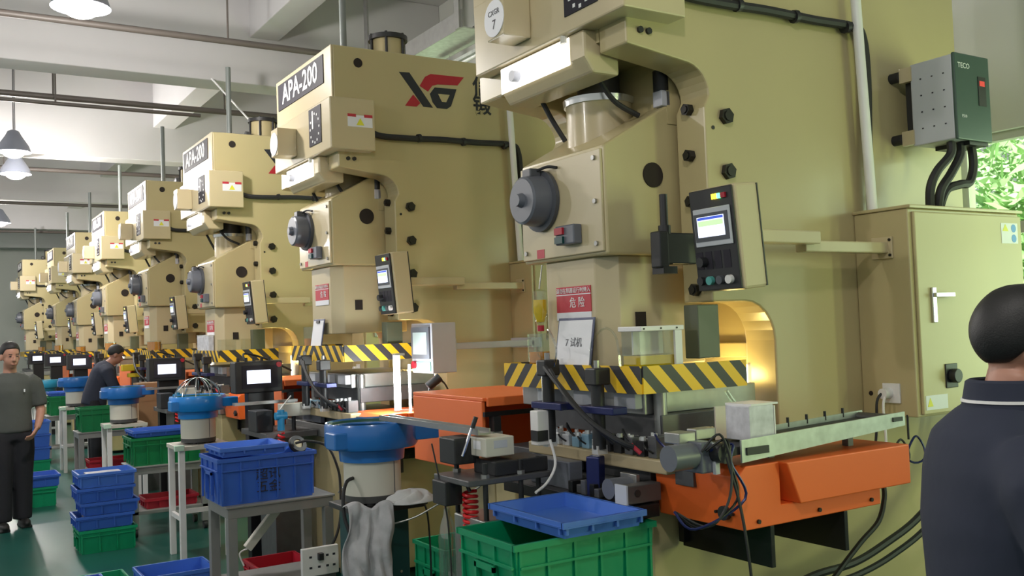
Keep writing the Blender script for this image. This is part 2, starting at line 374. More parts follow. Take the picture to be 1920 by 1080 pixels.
# ------------------------------------------------------------------ the press
def arc(cx, cz, r, a0, a1, n=6): return [(cx+r*math.cos(math.radians(a0+(a1-a0)*i/n)), cz+r*math.sin(math.radians(a0+(a1-a0)*i/n))) for i in range(n+1)]
SLIDE = []   # names of the parts that ride on the slide
def bolt(name, parent, p, d, r=.028, h=.022):
    p = Vector(p); d = Vector(d)
    return MB().cyl(p, p+d*h, r, 6).cyl(p+d*h, p+d*(h+.006), r*.62, 10).build(name, bolt_m, parent)
def make_press():
    t = thing('power_press', 'x', 'press', (XF, Y0, 0), 0, 'row of stamping presses')
    prof = [(0, 3.65), (2.25, 3.65), (2.25, .04), (.02, .04), (.02, .95), (.79, .95)] + arc(.62, 1.58, .175, 0, 90, 6) + [(.43, 1.755), (.43, 2.585)] + arc(.33, 2.64, .13, 0, 80, 6) + [(0.02, 2.81), (.02, 2.93), (0, 2.95)]
    for v0, v1 in ((0, .18), (.98, 1.16)): MB().prism(prof, 'y', v0, v1).build('side_plate', cream, t, .008)
    bx('top_plate', cream, t, (.02, 2.24, .18, .98, 3.59, 3.645))
    bx('rear_plate', cream, t, (2.19, 2.24, .18, .98, .1, 3.59))
    bx('crown_block', cream, t, (.02, 1.6, .18, .98, 2.86, 3.59))
    bx('throat_back', cream, t, (.84, .90, .18, .98, .95, 1.9)); bx('throat_roof', cream, t, (.62, .9, .18, .98, 1.78, 2.9))
    bx('throat_crossbar', cream, t, (.80, .84, .18, .98, 1.50, 1.57), .006)
    bx('bed', cream, t, (.04, .84, .18, .98, .06, .95), .008)
    bx('bolster', steel, t, (.0, .78, -.02, 1.18, .95, 1.04), .006)
    # head covers
    hc = bx('head_cover', creamL, t, (-.012, .0, .0, 1.16, 3.26, 3.65), .006)
    sg = bx('name_sign', sign_g, t, (-.018, -.012, .141, 1.10, 3.415, 3.615))
    lettering('APA-200', .205, inkw, sg, (-.0195, .62, 3.515), FRONT, bold=.004)
    cb = bx('control_box', creamL, t, (-.07, .255, -.10, 1.06, 2.915, 3.265), .008)
    bx('dial_plate', sign_g, cb, (-.075, -.07, .06, .29, 2.985, 3.245))
    mk = MB()
    for a in range(12):
        c, s_ = math.cos(a*PI/6), math.sin(a*PI/6); y, z = .175+c*.085, 3.10+s_*.10
        mk.box(-.077, -.0745, y-.008, y+.008, z-.008, z+.008)
    mk.box(-.077, -.0745, .20, .225, 3.10, 3.225)
    tag(mk.build('dial_mark', inkw, cb), kind='stuff')
    eb = bx('encoder_box', creamL, t, (-.215, -.07, .555, .70, 2.97, 3.17), .006)
    MB().cyl((-.219, .628, 3.06), (-.215, .628, 3.06), .083, 24).build('round_sticker', paper, eb)
    # warning stickers on the side of the control box
    st = bx('warning_sticker', paper, cb, (.055, .235, -.102, -.1, 3.07, 3.15))
    bx('sticker_band', red_sign, cb, (.055, .115, -.1035, -.1, 3.137, 3.157)); bx('sticker_band', red_sign, cb, (.175, .235, -.1035, -.1, 3.137, 3.157))
    MB().prism([(.117, 3.082), (.173, 3.082), (.145, 3.13)], 'y', -.1045, -.1).build('sticker_triangle', yellow_l, cb)
    for x in (.09, .135): cy('grommet', black, t, (x, -.012, 2.87), (x, 0, 2.87), .014, 10)
    # neck and housing under the control box; glowing plate stands for glare on it
    bx('neck_lip', cream, t, (.01, .10, .90, 1.16, 2.81, 2.96), .006)
    MB().prism([(-.045, 2.915), (-.045, 2.80), (.0, 2.735), (.14, 2.735), (.14, 2.915)], 'y', .20, .87).build('neck_housing', creamL, t, .012)
    wl = MB().box(-.049, -.044, .30, .86, 2.785, 2.905).build('glare_plate', glare_m, t, .004)
    cy('housing_knob', grey_box, wl, (-.085, .71, 2.835), (-.047, .71, 2.835), .026, 14)
    cy('housing_screw', offwhite, t, (-.05, .33, 2.925), (-.05, .33, 2.885), .018, 10)
    # side: hole, logo, cable, conduit
    cy('lifting_hole', darkhole, t, (.184, -.004, 3.541), (.184, 0, 3.541), .033, 18)
    lg = MB().prism([(.495, 3.513), (.575, 3.517), (.755, 3.281), (.68, 3.281)], 'y', -.004, 0).build('logo', slate_ink, t)
    MB().prism([(.60, 3.36), (.535, 3.276), (.625, 3.276), (.655, 3.305)], 'y', -.004, 0).build('logo_red_foot', red_ink, lg)
    MB().prism([(.655, 3.43), (.70, 3.50), (.745, 3.525), (1.02, 3.53), (.965, 3.465), (.80, 3.455), (.755, 3.44), (.72, 3.395)], 'y', -.004, 0).build('logo_red_arm', red_ink, lg)
    MB().prism([(.735, 3.38), (.775, 3.43), (.955, 3.435), (.905, 3.305), (.87, 3.281), (.79, 3.281), (.755, 3.32)], 'y', -.004, 0).build('logo_ring', slate_ink, lg)
    MB().prism([(.80, 3.385), (.895, 3.387), (.865, 3.33), (.83, 3.33)], 'y', -.006, 0).build('logo_window', cream, lg)
    lettering('信', .16, slate_ink, lg, (1.17, -.002, 3.47), SIDE, 'logo_character', .003)
    lettering('锻', .16, slate_ink, lg, (1.17, -.002, 3.33), SIDE, 'logo_character', .003)
    tb('cable', rubber, t, [(.25, -.035, 3.06), (.33, -.035, 3.035), (.55, -.035, 3.035), (.8, -.035, 3.045), (1.1, -.035, 3.045), (1.38, -.035, 3.05), (1.45, -.035, 3.0), (1.465, -.035, 2.8), (1.45, -.035, 2.5), (1.45, -.035, 2.16)], .022)
    for x in (.62, .98, 1.33): MB().cyl((x-.012, -.035, 3.04), (x+.012, -.035, 3.045), .030, 10).build('cable_tie', black, t)
    cy('white_conduit', M('conduit_white', (.86, .85, .84), .4), t, (1.425, -.06, 2.15), (1.36, -.06, 3.62), .024, 14)
    # roof: air tank, valve, feed conduit
    tk = MB().cyl((.65, .5, 3.645), (.65, .5, 3.90), .125, 24).build('air_tank', cream, t)
    MB().lathe([(.10, .0), (.15, .0), (.15, .035), (.10, .035)], (.65, .5, 3.885), 24).build('tank_rim', black, tk)
    for a in range(6): cy('tie_rod', black, tk, (.65+.135*math.cos(a*1.047), .5+.135*math.sin(a*1.047), 3.645), (.65+.135*math.cos(a*1.047), .5+.135*math.sin(a*1.047), 3.93), .011, 6)
    MB().lathe([(.0, .04), (.05, .02), (.05, -.02), (.0, -.04)], (.46, .42, 3.72), 12, 'x').cyl((.46, .42, 3.64), (.46, .42, 3.70), .02).build('air_valve', steel_d, t)
    cy('feed_conduit', pipe_g, t, (.33, .6, 3.64), (.33, .6, 4.46), .026, 10)
    # gib bolts
    for z in (2.553, 2.314, 2.078, 1.839): bolt('frame_bolt', t, (.547, 0, z), (0, -1, 0), .036)
    for z in (2.59, 2.39, 2.19, 1.99, 1.81): bolt('gib_bolt', t, (.43, .09, z), (-1, 0, 0), .027, .03)
    for z in (2.5,): cy('grommet', black, t, (.475, -.003, z), (.475, 0, z), .009, 8)
    # connecting rod above the slide
    rod = MB().cyl((.30, .56, 2.40), (.30, .56, 2.70), .155, 26).build('rod_sleeve', creamL, t)
    MB().lathe([(.13, .0), (.165, .0), (.17, .03), (.13, .03)], (.30, .56, 2.69), 26).build('sleeve_rim', M('bright_steel', (.75, .75, .74), .25, .9), rod)
    cy('connecting_rod', steel_d, t, (.30, .56, 2.70), (.30, .56, 2.95), .10, 18)
    bx('rod_guard', cream, t, (.40, .60, .20, .84, 2.55, 2.95))
    tb('oil_hose', rubber, t, [(.12, .72, 2.9), (.10, .76, 2.8), (.14, .74, 2.68), (.2, .70, 2.55)], .012)
    tb('oil_hose', rubber, t, [(.12, .40, 2.9), (.12, .34, 2.78), (.2, .32, 2.66), (.32, .30, 2.6)], .012)
    bx('limit_switch', grey_box, t, (.37, .42, .20, .26, 2.63, 2.70), .004); cy('limit_switch_cap', black, t, (.395, .23, 2.70), (.395, .23, 2.79), .035, 12)
    # slide
    n0 = set(bpy.data.objects)
    MB().prism([(.04, 1.97), (.04, 2.435), (.50, 2.69), (.66, 2.69), (.66, 1.97)], 'y', .205, .845).build('slide', cream, t, .010)
    fp = bx('slide_front_plate', creamL, t, (.026, .04, .215, .835, 1.985, 2.42), .004)
    for v in (.255, .80):
        for z in (2.02, 2.2, 2.385): cy('plate_screw', steel, fp, (.016, v, z), (.026, v, z), .011, 8)
    MB().prism([(.07, .34), (.07, .71), (.14, .79), (.62, .79), (.62, .26), (.14, .26)], 'z', 1.49, 1.97).build('slide_ram', creamL, t, .006)
    cy('slide_bore', darkhole, t, (.304, .199, 2.318), (.304, .206, 2.318), .055, 24)
    bx('ram_slot', darkhole, t, (.22, .275, .253, .262, 1.655, 1.725))
    mo = MB().lathe([(.0, -.125), (.098, -.125), (.108, -.117), (.118, -.05), (.118, -.022), (.137, -.02), (.137, -.008), (.0, -.008)], (.034, .655, 2.25), 32, 'x').build('slide_motor', motor_g, t)
    MB().lathe([(.0, -.152), (.026, -.152), (.034, -.125), (.0, -.12)], (.034, .655, 2.25), 20, 'x').build('motor_hub', motor_g, mo)
    MB().lathe([(.118, -.034), (.141, -.03), (.141, -.012), (.118, -.012)], (.034, .655, 2.25), 32, 'x').build('motor_flange', motor_d, mo)
    bx('terminal_box', motor_d, mo, (-.06, -.0, .62, .69, 2.355, 2.395), .006)
    tb('motor_lead', rubber, mo, [(-.02, .62, 2.385), (.0, .57, 2.395), (.018, .52, 2.385)], .007)
    sb = bx('switch_box', motor_g, t, (-.02, .026, .36, .50, 2.03, 2.115), .006)
    bx('stop_button', led_r if False else redp, sb, (-.032, -.02, .43, .49, 2.075, 2.105)); bx('start_button', dkgreen, sb, (-.032, -.02, .43, .49, 2.036, 2.066))
    bx('plate_sticker', red_sign, fp, (.0245, .026, .655, .715, 1.99, 2.03))
    rs = bx('danger_sign', red_sign, t, (.066, .07, .37, .63, 1.735, 1.85))
    bx('sign_margin', paper, rs, (.0655, .07, .37, .63, 1.812, 1.816)); bx('sign_margin', paper, rs, (.0655, .07, .37, .63, 1.70, 1.735))
    lettering('请勿在机器运行时伸入', .026, inkw, rs, (.065, .50, 1.831), FRONT)
    lettering('危 险', .05, inkw, rs, (.065, .47, 1.775), FRONT)
    SLIDE.extend(['slide', 'slide_front_plate', 'slide_ram', 'slide_bore', 'ram_slot', 'slide_motor', 'switch_box', 'danger_sign', 'rod_sleeve'])
    # hazard-striped guard tray round the ram
    gt = bx('guard_front', stripemat('hazard_front', 1, .53), t, (.004, .012, -.02, 1.01, 1.395, 1.505))
    bx('guard_side', stripemat('hazard_side', 0, None), t, (.012, .58, -.028, -.02, 1.395, 1.505))
    bx('guard_side', stripemat('hazard_far', 0, None), t, (.012, .42, 1.002, 1.01, 1.395, 1.505))
    bx('guard_floor', steel_d, t, (.012, .42, -.02, 1.0, 1.40, 1.408)); bx('guard_shelf', steel_d, t, (.012, .42, -.02, 1.0, 1.48, 1.488))
    # dies
    bx('upper_die', steel, t, (.10, .74, .08, 1.0, 1.30, 1.395), .004); bx('upper_die_block', steel_d, t, (.14, .7, .02, .95, 1.20, 1.30), .004)
    bx('lower_die', steel_d, t, (.05, .74, .0, 1.1, 1.04, 1.10), .004)
    for v in (.16, .45, .74): bx('die_spacer', vfd_s, t, (.06, .14, v-.07, v+.07, 1.325, 1.39), .004)
    for v in (.05, .95): cy('guide_post', steel, t, (.16, v, 1.05), (.16, v, 1.39), .028, 14)
    # electrical cabinet on the near side
    cab = bx('electrical_cabinet', cream, t, (1.36, 2.24, -.29, -.002, 1.21, 2.15), .006)
    bx('cabinet_cap', cream, cab, (1.35, 2.25, -.31, 0, 2.15, 2.165), .004)
    dr = bx('cabinet_door', M('door_paint', (.50, .43, .225), .35, 0, .03, 3), cab, (1.385, 2.235, -.306, -.29, 1.22, 2.135), .006)
    hp = MB().box(1.475, 1.505, -.318, -.306, 1.63, 1.79).box(1.478, 1.62, -.335, -.318, 1.745, 1.765).build('door_handle', chrome, cab, .003)
    MB().box(1.55, 1.64, -.312, -.306, 1.33, 1.44).cyl((1.595, -.312, 1.385), (1.595, -.345, 1.385), .032, 16).build('rotary_switch', black, cab, .003)
    bx('door_sticker', paper, cab, (2.06, 2.2, -.3075, -.306, 2.0, 2.10))
    MB().prism([(2.07, 2.06), (2.12, 2.06), (2.095, 2.095)], 'y', -.3085, -.306).build('sticker_triangle', yellow_l, cab)
    cy('sticker_disc', M('mandatory_blue', (.1, .3, .7), .5), cab, (2.165, -.3085, 2.075), (2.165, -.306, 2.075), .02, 14); cy('sticker_disc', MATS['mandatory_blue'], cab, (2.165, -.3085, 2.025), (2.165, -.306, 2.025), .02, 14)
    MB().prism([(1.41, 1.255), (1.45, 1.255), (1.43, 1.295)], 'y', -.3085, -.306).build('sticker_triangle', yellow_l, cab); bx('door_sticker', paper, cab, (1.40, 1.56, -.3075, -.306, 1.24, 1.305))
    bx('wall_socket', white_paint, cab, (1.348, 1.36, -.21, -.12, 1.27, 1.36), .003)
    cy('plug', white_paint, cab, (1.30, -.155, 1.315), (1.348, -.155, 1.315), .024, 12)
    tb('plug_cord', rubber, cab, [(1.31, -.15, 1.32), (1.28, -.14, 1.28), (1.28, -.13, 1.15), (1.25, -.12, .95)], .006)
    tb('plug_cord', white_paint, cab, [(1.31, -.165, 1.31), (1.29, -.165, 1.26), (1.29, -.17, 1.1), (1.26, -.18, .9)], .006)
    cy('cable_hole', darkhole, cab, (1.357, -.05, 1.31), (1.36, -.05, 1.31), .011, 12)
    # inverter box with three cables
    iv = bx('inverter_box', vfd_s, t, (1.70, 1.97, -.325, -.105, 2.485, 2.885), .006)
    bx('inverter_front', vfd_g, iv, (1.697, 1.973, -.342, -.325, 2.48, 2.89), .005)
    for z in (2.53, 2.84): bx('mount_block', creamL, iv, (1.692, 1.72, -.115, -.05, z-.035, z+.035)); cy('mount_rubber', rubber, iv, (1.70, -.05, z), (1.70, 0, z), .026, 12)
    bx('mount_rail', black, iv, (1.74, 1.95, -.105, -.05, 2.52, 2.85))
    bx('keypad', black, iv, (1.875, 1.935, -.345, -.342, 2.65, 2.79)); bx('keypad_display', M('red_display', (.6, .05, .04), .4, emit=.4), iv, (1.885, 1.925, -.3465, -.345, 2.745, 2.77))
    lettering('TECO', .036, inkw, iv, (1.768, -.3425, 2.83), SIDE); lettering('F510', .02, inkw, iv, (1.755, -.3425, 2.59), SIDE)
    bx('inverter_base', black, iv, (1.82, 1.97, -.32, -.14, 2.465, 2.485))
    vs = MB()
    for a in range(4):
        for b in range(3): vs.box(1.698, 1.70, -.285+b*.06, -.277+b*.06, 2.56+a*.08, 2.566+a*.08)
    tag(vs.build('vent_slots', ink, iv), kind='stuff')
    tb('inverter_cable', rubber, t, [(1.75, -.27, 2.48), (1.74, -.27, 2.42), (1.66, -.25, 2.34), (1.63, -.23, 2.26), (1.65, -.21, 2.15)], .021)
    tb('inverter_cable', rubber, t, [(1.82, -.27, 2.48), (1.815, -.27, 2.42), (1.75, -.26, 2.33), (1.68, -.25, 2.25), (1.69, -.22, 2.15)], .021)
    tb('inverter_cable', rubber, t, [(1.91, -.27, 2.48), (1.92, -.27, 2.38), (1.88, -.27, 2.295), (1.80, -.27, 2.28), (1.72, -.25, 2.25), (1.71, -.21, 2.15)], .021)
    # swing arm and control pendant
    bx('swing_arm', creamL, t, (.80, 1.36, -.19, -.13, 1.955, 2.005), .006); bx('swing_arm_link', creamL, t, (.36, .84, -.24, -.16, 1.985, 2.04), .006)
    bx('arm_bracket', creamL, t, (1.348, 1.36, -.21, -.10, 1.93, 2.03), .003)
    for z in (1.945, 2.015): cy('bracket_bolt', bolt_m, t, (1.342, -.2, z), (1.348, -.2, z), .007, 6)
    pd = bpy.data.objects.new('control_pendant', bpy.data.meshes.new('control_pendant')); bpy.data.objects.remove(pd)
    pd = bx('control_pendant', creamL, t, (0, .13, -.125, .125, -.205, .205), .012)
    pd.location = (.245, -.225, 1.995); pd.rotation_euler = (0, math.radians(-5), 0)
    bx('pendant_face', black, pd, (-.012, -.0, -.118, .115, -.20, .20), .004)
    bx('screen_bezel', vfd_s, pd, (-.02, -.012, -.105, .095, -.025, .125), .003); bx('screen_surround', motor_d, pd, (-.022, -.02, -.095, .09, -.005, .105))
    bx('screen', screen_on, pd, (-.0235, -.022, -.075, .072, .012, .092)); bx('screen_rows', screen_grn, pd, (-.0245, -.0235, -.07, .066, .055, .076)); bx('screen_bar', screen_blu, pd, (-.0245, -.0235, -.072, .068, .080, .090))
    bx('indicator_lamp', led_y, pd, (-.02, -.012, -.045, -.018, .155, .175)); bx('indicator_lamp', led_g, pd, (-.02, -.012, -.062, -.047, .155, .175)); bx('indicator_lamp', redp, pd, (-.02, -.012, -.09, -.066, .155, .175))
    for i, v in enumerate((.085, .035, -.02, -.07)):
        cy('push_button', (black, M('teal_button', (.08, .35, .32), .4), motor_d, white_paint)[i], pd, (-.03, v, -.16), (-.012, v, -.16), .017, 14)
    cy('selector_knob', black, pd, (-.045, .06, -.085), (-.012, .06, -.085), .02, 12)
    gl = MB()
    for i in range(4): gl.box(-.0135, -.012, .09-i*.05-.02, .09-i*.05+.016, -.115, -.045)
    gl.build('legend_plate', sign_g, pd)
    bx('pendant_gasket', black, pd, (.118, .124, -.128, .128, -.2, .2))
    # black linear sensor mount beside the slide
    sm = MB().box(.15, .20, .0, .06, 1.90, 2.05).box(.20, .36, .01, .08, 1.915, 2.045).build('position_sensor', black, t, .006); cy('sensor_rod', black, sm, (.205, .03, 2.05), (.205, .03, 2.205), .017, 12); cy('sensor_collar', black, sm, (.205, .03, 2.04), (.205, .03, 2.075), .026, 12); bx('sensor_foot', black, sm, (.165, .24, .0, .07, 1.875, 1.905))
    # throat lamp, tray block
    bx('throat_lamp', M('throat_tube', (1, .97, .9), .3, 0, 0, emit=3), t, (.775, .789, .17, .19, 1.27, 1.47))
    bx('valve_block', M('green_grey_block', (.10, .115, .075), .4, 0, .1), t, (.34, .46, -.0, .085, 1.52, 1.745), .004)
    return t
press0 = make_press()
# slide of the nearest press stays down; the others sit at different points of the stroke
labels = ['nearest cream press at the right, cut off by the top of the picture', 'second cream press, with the red and black logo and name sign in full view',
          'third cream press from the right in the row', 'fourth cream press from the right in the row', 'fifth cream press from the right in the row',
          'sixth cream press from the right in the row', 'seventh cream press, last but one in the row', 'farthest cream press at the left end of the row']
presses = [press0]
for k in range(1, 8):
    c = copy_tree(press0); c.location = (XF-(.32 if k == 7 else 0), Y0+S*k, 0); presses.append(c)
for k, c in enumerate(presses):
    c['label'] = labels[k]
    dz = (0, .185, .0, .13, .10, .02, .06, .05)[k]; tz = (0, .09, .05, .05, .05, 0, .03, 0)[k]
    for ch in list(c.children):
        b = ch.name.split('.')[0]
        if b == 'position_sensor' and k > 0:
            for g in list(ch.children): bpy.data.objects.remove(g)
            bpy.data.objects.remove(ch); continue
        if b in SLIDE: ch.location.z += dz
        if b.startswith('guard_'): ch.location.z += tz
lettering('CXGR', .035, ink, None, (0, 0, 0), FRONT).name = 'sticker_text'
stx = bpy.data.objects['sticker_text']; stx.location = (-.2195, .628, 3.085); stx.parent = [c for c in press0.children if c.name.startswith('encoder_box')][0]
lettering('7', .06, ink, stx.parent, (-.2195, .628, 3.03), FRONT, 'sticker_number')
# lights belonging to the presses: throat lamps
for k in range(0, 3):
    l = bpy.data.lights.new('throat_lamp_light', 'POINT'); l.energy = 6; l.color = (1, .74, .24); l.shadow_soft_size = .05
    o = bpy.data.objects.new('throat_lamp_light', l); COL.objects.link(o); o.location = (XF+.66, Y0+S*k+.26, 1.40)
# ------------------------------------------------------------------ transfer units, conveyors and dies beside each press
ordn = ['nearest', 'second', 'third', 'fourth', 'fifth', 'sixth', 'seventh', 'farthest']
def near_unit(k):
    t = thing('transfer_unit', 'orange transfer unit with black brackets on the near side of the %s press' % ordn[k], 'machine', (XF, Y0+S*k, 0), 0, 'orange transfer units')
    MB().prism([(.05, .93), (.03, 1.12), (.07, 1.155), (.24, 1.155), (.24, 1.0), (.80, 1.0), (.80, .93)], 'y', -.50, -.05).build('frame', orange, t, .004)
    MB().prism([(.30, 1.0), (.235, 1.155), (.94, 1.155), (.94, 1.0)], 'y', -.54, -.06).build('cover', orange, t, .005)
    for u_ in (.12, .44, .74): cy('frame_bolt', bolt_m, t, (u_, -.508, .955), (u_, -.5, .955), .008, 8)
    cy('cable_port', black, t, (.026, -.42, .985), (.044, -.42, .985), .026, 14)
    for v in (-.46, -.38): cy('port_screw', bolt_m, t, (.028, v, .985), (.04, v, .985), .006, 8)
    for u_ in (.18, .58): bx('bracket_plate', blackm, t, (u_, u_+.02, -.50, -.03, .78, .93), .002)
    bx('mounting_arm', blackm, t, (.16, .62, -.06, -.03, .80, .90))
    return t
def far_unit(k):
    t = thing('transfer_unit', 'open orange transfer cover on the far side of the %s press' % ordn[k], 'machine', (XF, Y0+S*k, 0), 0, 'orange transfer units')
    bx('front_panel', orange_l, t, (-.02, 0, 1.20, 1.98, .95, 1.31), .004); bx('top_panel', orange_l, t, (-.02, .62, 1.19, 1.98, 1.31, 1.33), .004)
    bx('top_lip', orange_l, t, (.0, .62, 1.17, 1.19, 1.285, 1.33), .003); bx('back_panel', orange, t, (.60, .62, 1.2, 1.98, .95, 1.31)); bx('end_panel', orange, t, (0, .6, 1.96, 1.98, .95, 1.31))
    bx('inner_panel', orange, t, (.0, .6, 1.55, 1.57, .95, 1.31)); bx('foot', cream, t, (.1, .5, 1.3, 1.7, .0, .95), .006)
    bx('gripper_bar', blackm, t, (-.02, .5, 1.17, 1.19, 1.235, 1.258)); bx('gripper', black, t, (.02, .06, 1.15, 1.2, 1.16, 1.235)); bx('gripper_tip', galv, t, (.01, .07, 1.155, 1.195, 1.10, 1.16))
    return t
blue_b = M('pale_blue_part', (.25, .42, .55), .35, .2); whiteb = M('bright_metal_part', (.8, .8, .8), .25, .5)
def die_rail(k):
    t = thing('die_rail', 'tan rail carrying small dies in front of the %s press' % ordn[k], 'rail', (XF, Y0+S*k, 0), 0, 'die rails')
    bx('rail', tan, t, (-.02, .06, -.18, .78, 1.098, 1.15), .006)
    bx('rail_plate', motor_g, t, (.0, .03, .42, .78, 1.05, 1.098))
    rnd = random.Random(k+2)
    for i in range(12):
        v = .73-i*.073; h = rnd.uniform(.03, .06) if i < 7 else rnd.uniform(.05, .085)
        mt = [vfd_s, blue_b, whiteb, vfd_s, blue_b, blue_b, whiteb, black, black, steel_d, black, steel_d][i]
        b = bx('die_block', mt, t, (-.0, .05+rnd.uniform(0, .05), v-.028, v+.022, 1.15, 1.15+h), .003)
        cy('die_pin', whiteb, b, (.02, v, 1.15+h), (.02, v, 1.15+h+rnd.uniform(.008, .022)), .012, 8); cy('die_pin', whiteb, b, (.02, v+.015, 1.15+h), (.02, v+.015, 1.15+h+.012), .006, 8)
        if i % 2: tb('die_hose', black, b, [(-.002, v-.01, 1.17), (-.03, v-.005, 1.19), (-.02, v+.02, 1.2), (.0, v+.03, 1.18)], .004, 6, 4)
    bx('end_bracket', steel_d, t, (.02, .10, -.28, -.18, 1.06, 1.13), .003)
    return t
def actuators(k):
    t = thing('gripper_arm', 'black hose-fed gripper arms hanging at the striped guard of the %s press' % ordn[k], 'gripper', (XF, Y0+S*k, 0), 0, 'gripper arms')
    navy = M('navy_anodised', (.012, .018, .10), .35, .3)
    for v, ht in ((.54, .0), (.18, .03)):
        a = bx('arm_head', black, t, (-.10, -.02, v-.04, v+.03, 1.46-ht, 1.53-ht), .006)
        cy('head_stud', steel, a, (-.06, v, 1.53-ht), (-.06, v, 1.56-ht), .012, 8)
        c = cy('arm_cylinder', black, t, (-.06, v, 1.17), (-.06, v, 1.46-ht), .028, 12)
        bx('arm_clamp', navy, c, (-.095, -.02, v-.14, v+.09, 1.315, 1.345), .004); bx('arm_tip', whiteb, c, (-.085, -.035, v-.02, v+.02, 1.15, 1.185))
    tb('hose', rubber, t, [(-.1, .50, 1.50), (-.12, .36, 1.42), (-.12, .18, 1.30), (-.08, .04, 1.22), (-.03, .0, 1.19)], .011)
    tb('hose', rubber, t, [(-.1, .46, 1.49), (-.13, .30, 1.38), (-.11, .14, 1.27), (-.05, .10, 1.2)], .009)
    cy('hose_tip', red_sign, t, (-.035, .01, 1.20), (-.01, -.02, 1.165), .009, 8)
    return t
def jar(name, label, loc, r, h, fill, mat, group='oil jars on the striped guards'):
    t = thing(name, label, 'jar', loc, 0, group)
    MB().lathe([(.0, .003), (r, .003), (r, h), (r-.004, h), (r-.004, .008), (0, .008)], n=24).build('glass', clear, t)
    MB().lathe([(.0, .01), (r-.006, .01), (r-.006, h*fill), (0, h*fill)], n=24).build('oil', mat, t)
    return t
def die_clutter():
    t = thing('transfer_fingers', 'dark cluster of transfer fingers with bright tips on the nearest die', 'gripper', (XF, Y0, 0)); rnd = random.Random(11)
    bx('finger_bar', blackm, t, (.10, .14, -.16, .70, 1.10, 1.135), .003)
    for i in range(14):
        v = .66-i*.06; f_ = bx('finger', (black, steel_d, motor_d)[i % 3], t, (.07+rnd.uniform(-.02, .02), .17, v-.018, v+.016, 1.135, 1.165+rnd.uniform(0, .03)), .003)
        cy('finger_tip', whiteb, f_, (.09, v, 1.165), (.085, v, 1.205+rnd.uniform(-.008, .014)), .009, 8)
    for i in range(4): tb('air_line', (rubber, MATS['navy_anodised'])[i % 2], t, [(.12, .6-i*.2, 1.15), (.04, .55-i*.2, 1.24), (-.0, .48-i*.2, 1.22), (.03, .42-i*.2, 1.16)], .005, 6, 5)
die_clutter()
tray_z = [1.488, 1.578, 1.538, 1.538, 1.538, 1.488, 1.518, 1.488]
for k in range(8):
    if k < 6: near_unit(k); far_unit(k)
    if k < 5: die_rail(k); actuators(k)
    if k == 2: continue
    jar('oil_jar', 'glass jar of amber oil on the striped guard of the %s press' % ordn[k], (XF+(.10 if k < 2 else .06), Y0+S*k+(.83 if k < 2 else .05), tray_z[k]), .060 if k < 2 else .085, .155 if k < 2 else .13, .45 if k < 2 else .9, oil)
# rectangular clear oil tank with white lid on the nearest guard
t = thing('oil_tank', 'clear rectangular tank with white lid and yellow oil on nearest striped guard', 'container', (XF+.15, Y0+.09, 1.488))
bx('tank_wall', clear, t, (-.10, .10, -.06, -.057, 0, .155)); bx('tank_wall', clear, t, (-.10, .10, .057, .06, 0, .155)); bx('tank_wall', clear, t, (-.10, -.097, -.057, .057, 0, .155)); bx('tank_wall', clear, t, (.097, .10, -.057, .057, 0, .155))
bx('oil', oily, t, (-.096, .095, -.055, .055, .002, .055)); bx('back_sheet', M('white_plastic', (.75, .75, .76), .35), t, (-.07, .09, .02, .03, .058, .155)); bx('side_column', MATS['white_plastic'], t, (.075, .112, -.075, -.063, 0, .155))
bx('lid', white_paint, t, (-.105, .125, -.075, .075, .155, .175), .003)
for x in (-.09, .0, .085): cy('lid_screw', bolt_m, t, (x, -.078, .165), (x, -.075, .165), .004, 6)
# clipboard leaning on the ram of the nearest press, and one on the second
def clipboard(k, v, z, u_, w, h, lab, txt=None):
    t = thing('clipboard', lab, 'clipboard', (XF+u_, Y0+S*k+v, z)); t.rotation_euler = (0, math.radians(9), 0)
    bx('board', navy_edge, t, (0, .006, -w/2, w/2, 0, h), .002); sh = bx('paper_sheet', paper, t, (-.002, 0, -w/2+.01, w/2-.01, .008, h-.012))
    if txt: lettering(txt, .045, M('grey_pen', (.16, .16, .18), .7), sh, (-.0028, 0.0, h*.5), FRONT, 'handwriting')
    else: bx('clip', black, t, (-.01, 0, -.03, .03, h-.03, h-.012))
clipboard(0, .46, 1.488, -.0 + .015, .27, .225, 'navy framed clipboard with handwriting leaning on the nearest press ram', '7 试机')
clipboard(1, .52, 1.578, .015, .22, .21, 'worn grey clipboard leaning on the second press ram')
# inverted drip bottle beside the clipboard
t = thing('drip_bottle', 'inverted yellow oil drip bottle hanging left of the danger sign', 'bottle', (XF+.02, Y0+.70, 1.60))
MB().lathe([(.012, .08), (.022, .10), (.034, .14), (.034, .24), (.0, .25)], n=16).build('bottle_body', clear, t); MB().lathe([(.0, .095), (.018, .098), (.031, .14), (.031, .20), (.0, .20)], n=16).build('oil', oily, t)
cy('cap', redp, t, (0, 0, .055), (0, 0, .082), .016, 12); tb('drip_tube', clear, t, [(0, 0, .055), (.005, .01, 0), (-.02, .0, -.05), (-.01, -.06, -.09)], .005); cy('hook_wire', steel, t, (0, 0, .25), (.02, 0, .36), .003, 6)
# plastic sheets and film tubes
t = thing('clear_hose', 'loops of clear plastic tube beside the oil tank', 'hose', (XF, Y0, 0))
tb('tube', clear, t, [(.0, .30, 1.50), (-.02, .26, 1.60), (-.01, .18, 1.66), (.0, .12, 1.62), (.0, .1, 1.5)], .005)
tb('tube', glassmat('film', (.9, .9, .9), .3), t, [(.0, .62, 1.62), (-.04, .55, 1.66), (-.05, .48, 1.58), (-.05, .5, 1.50)], .006)
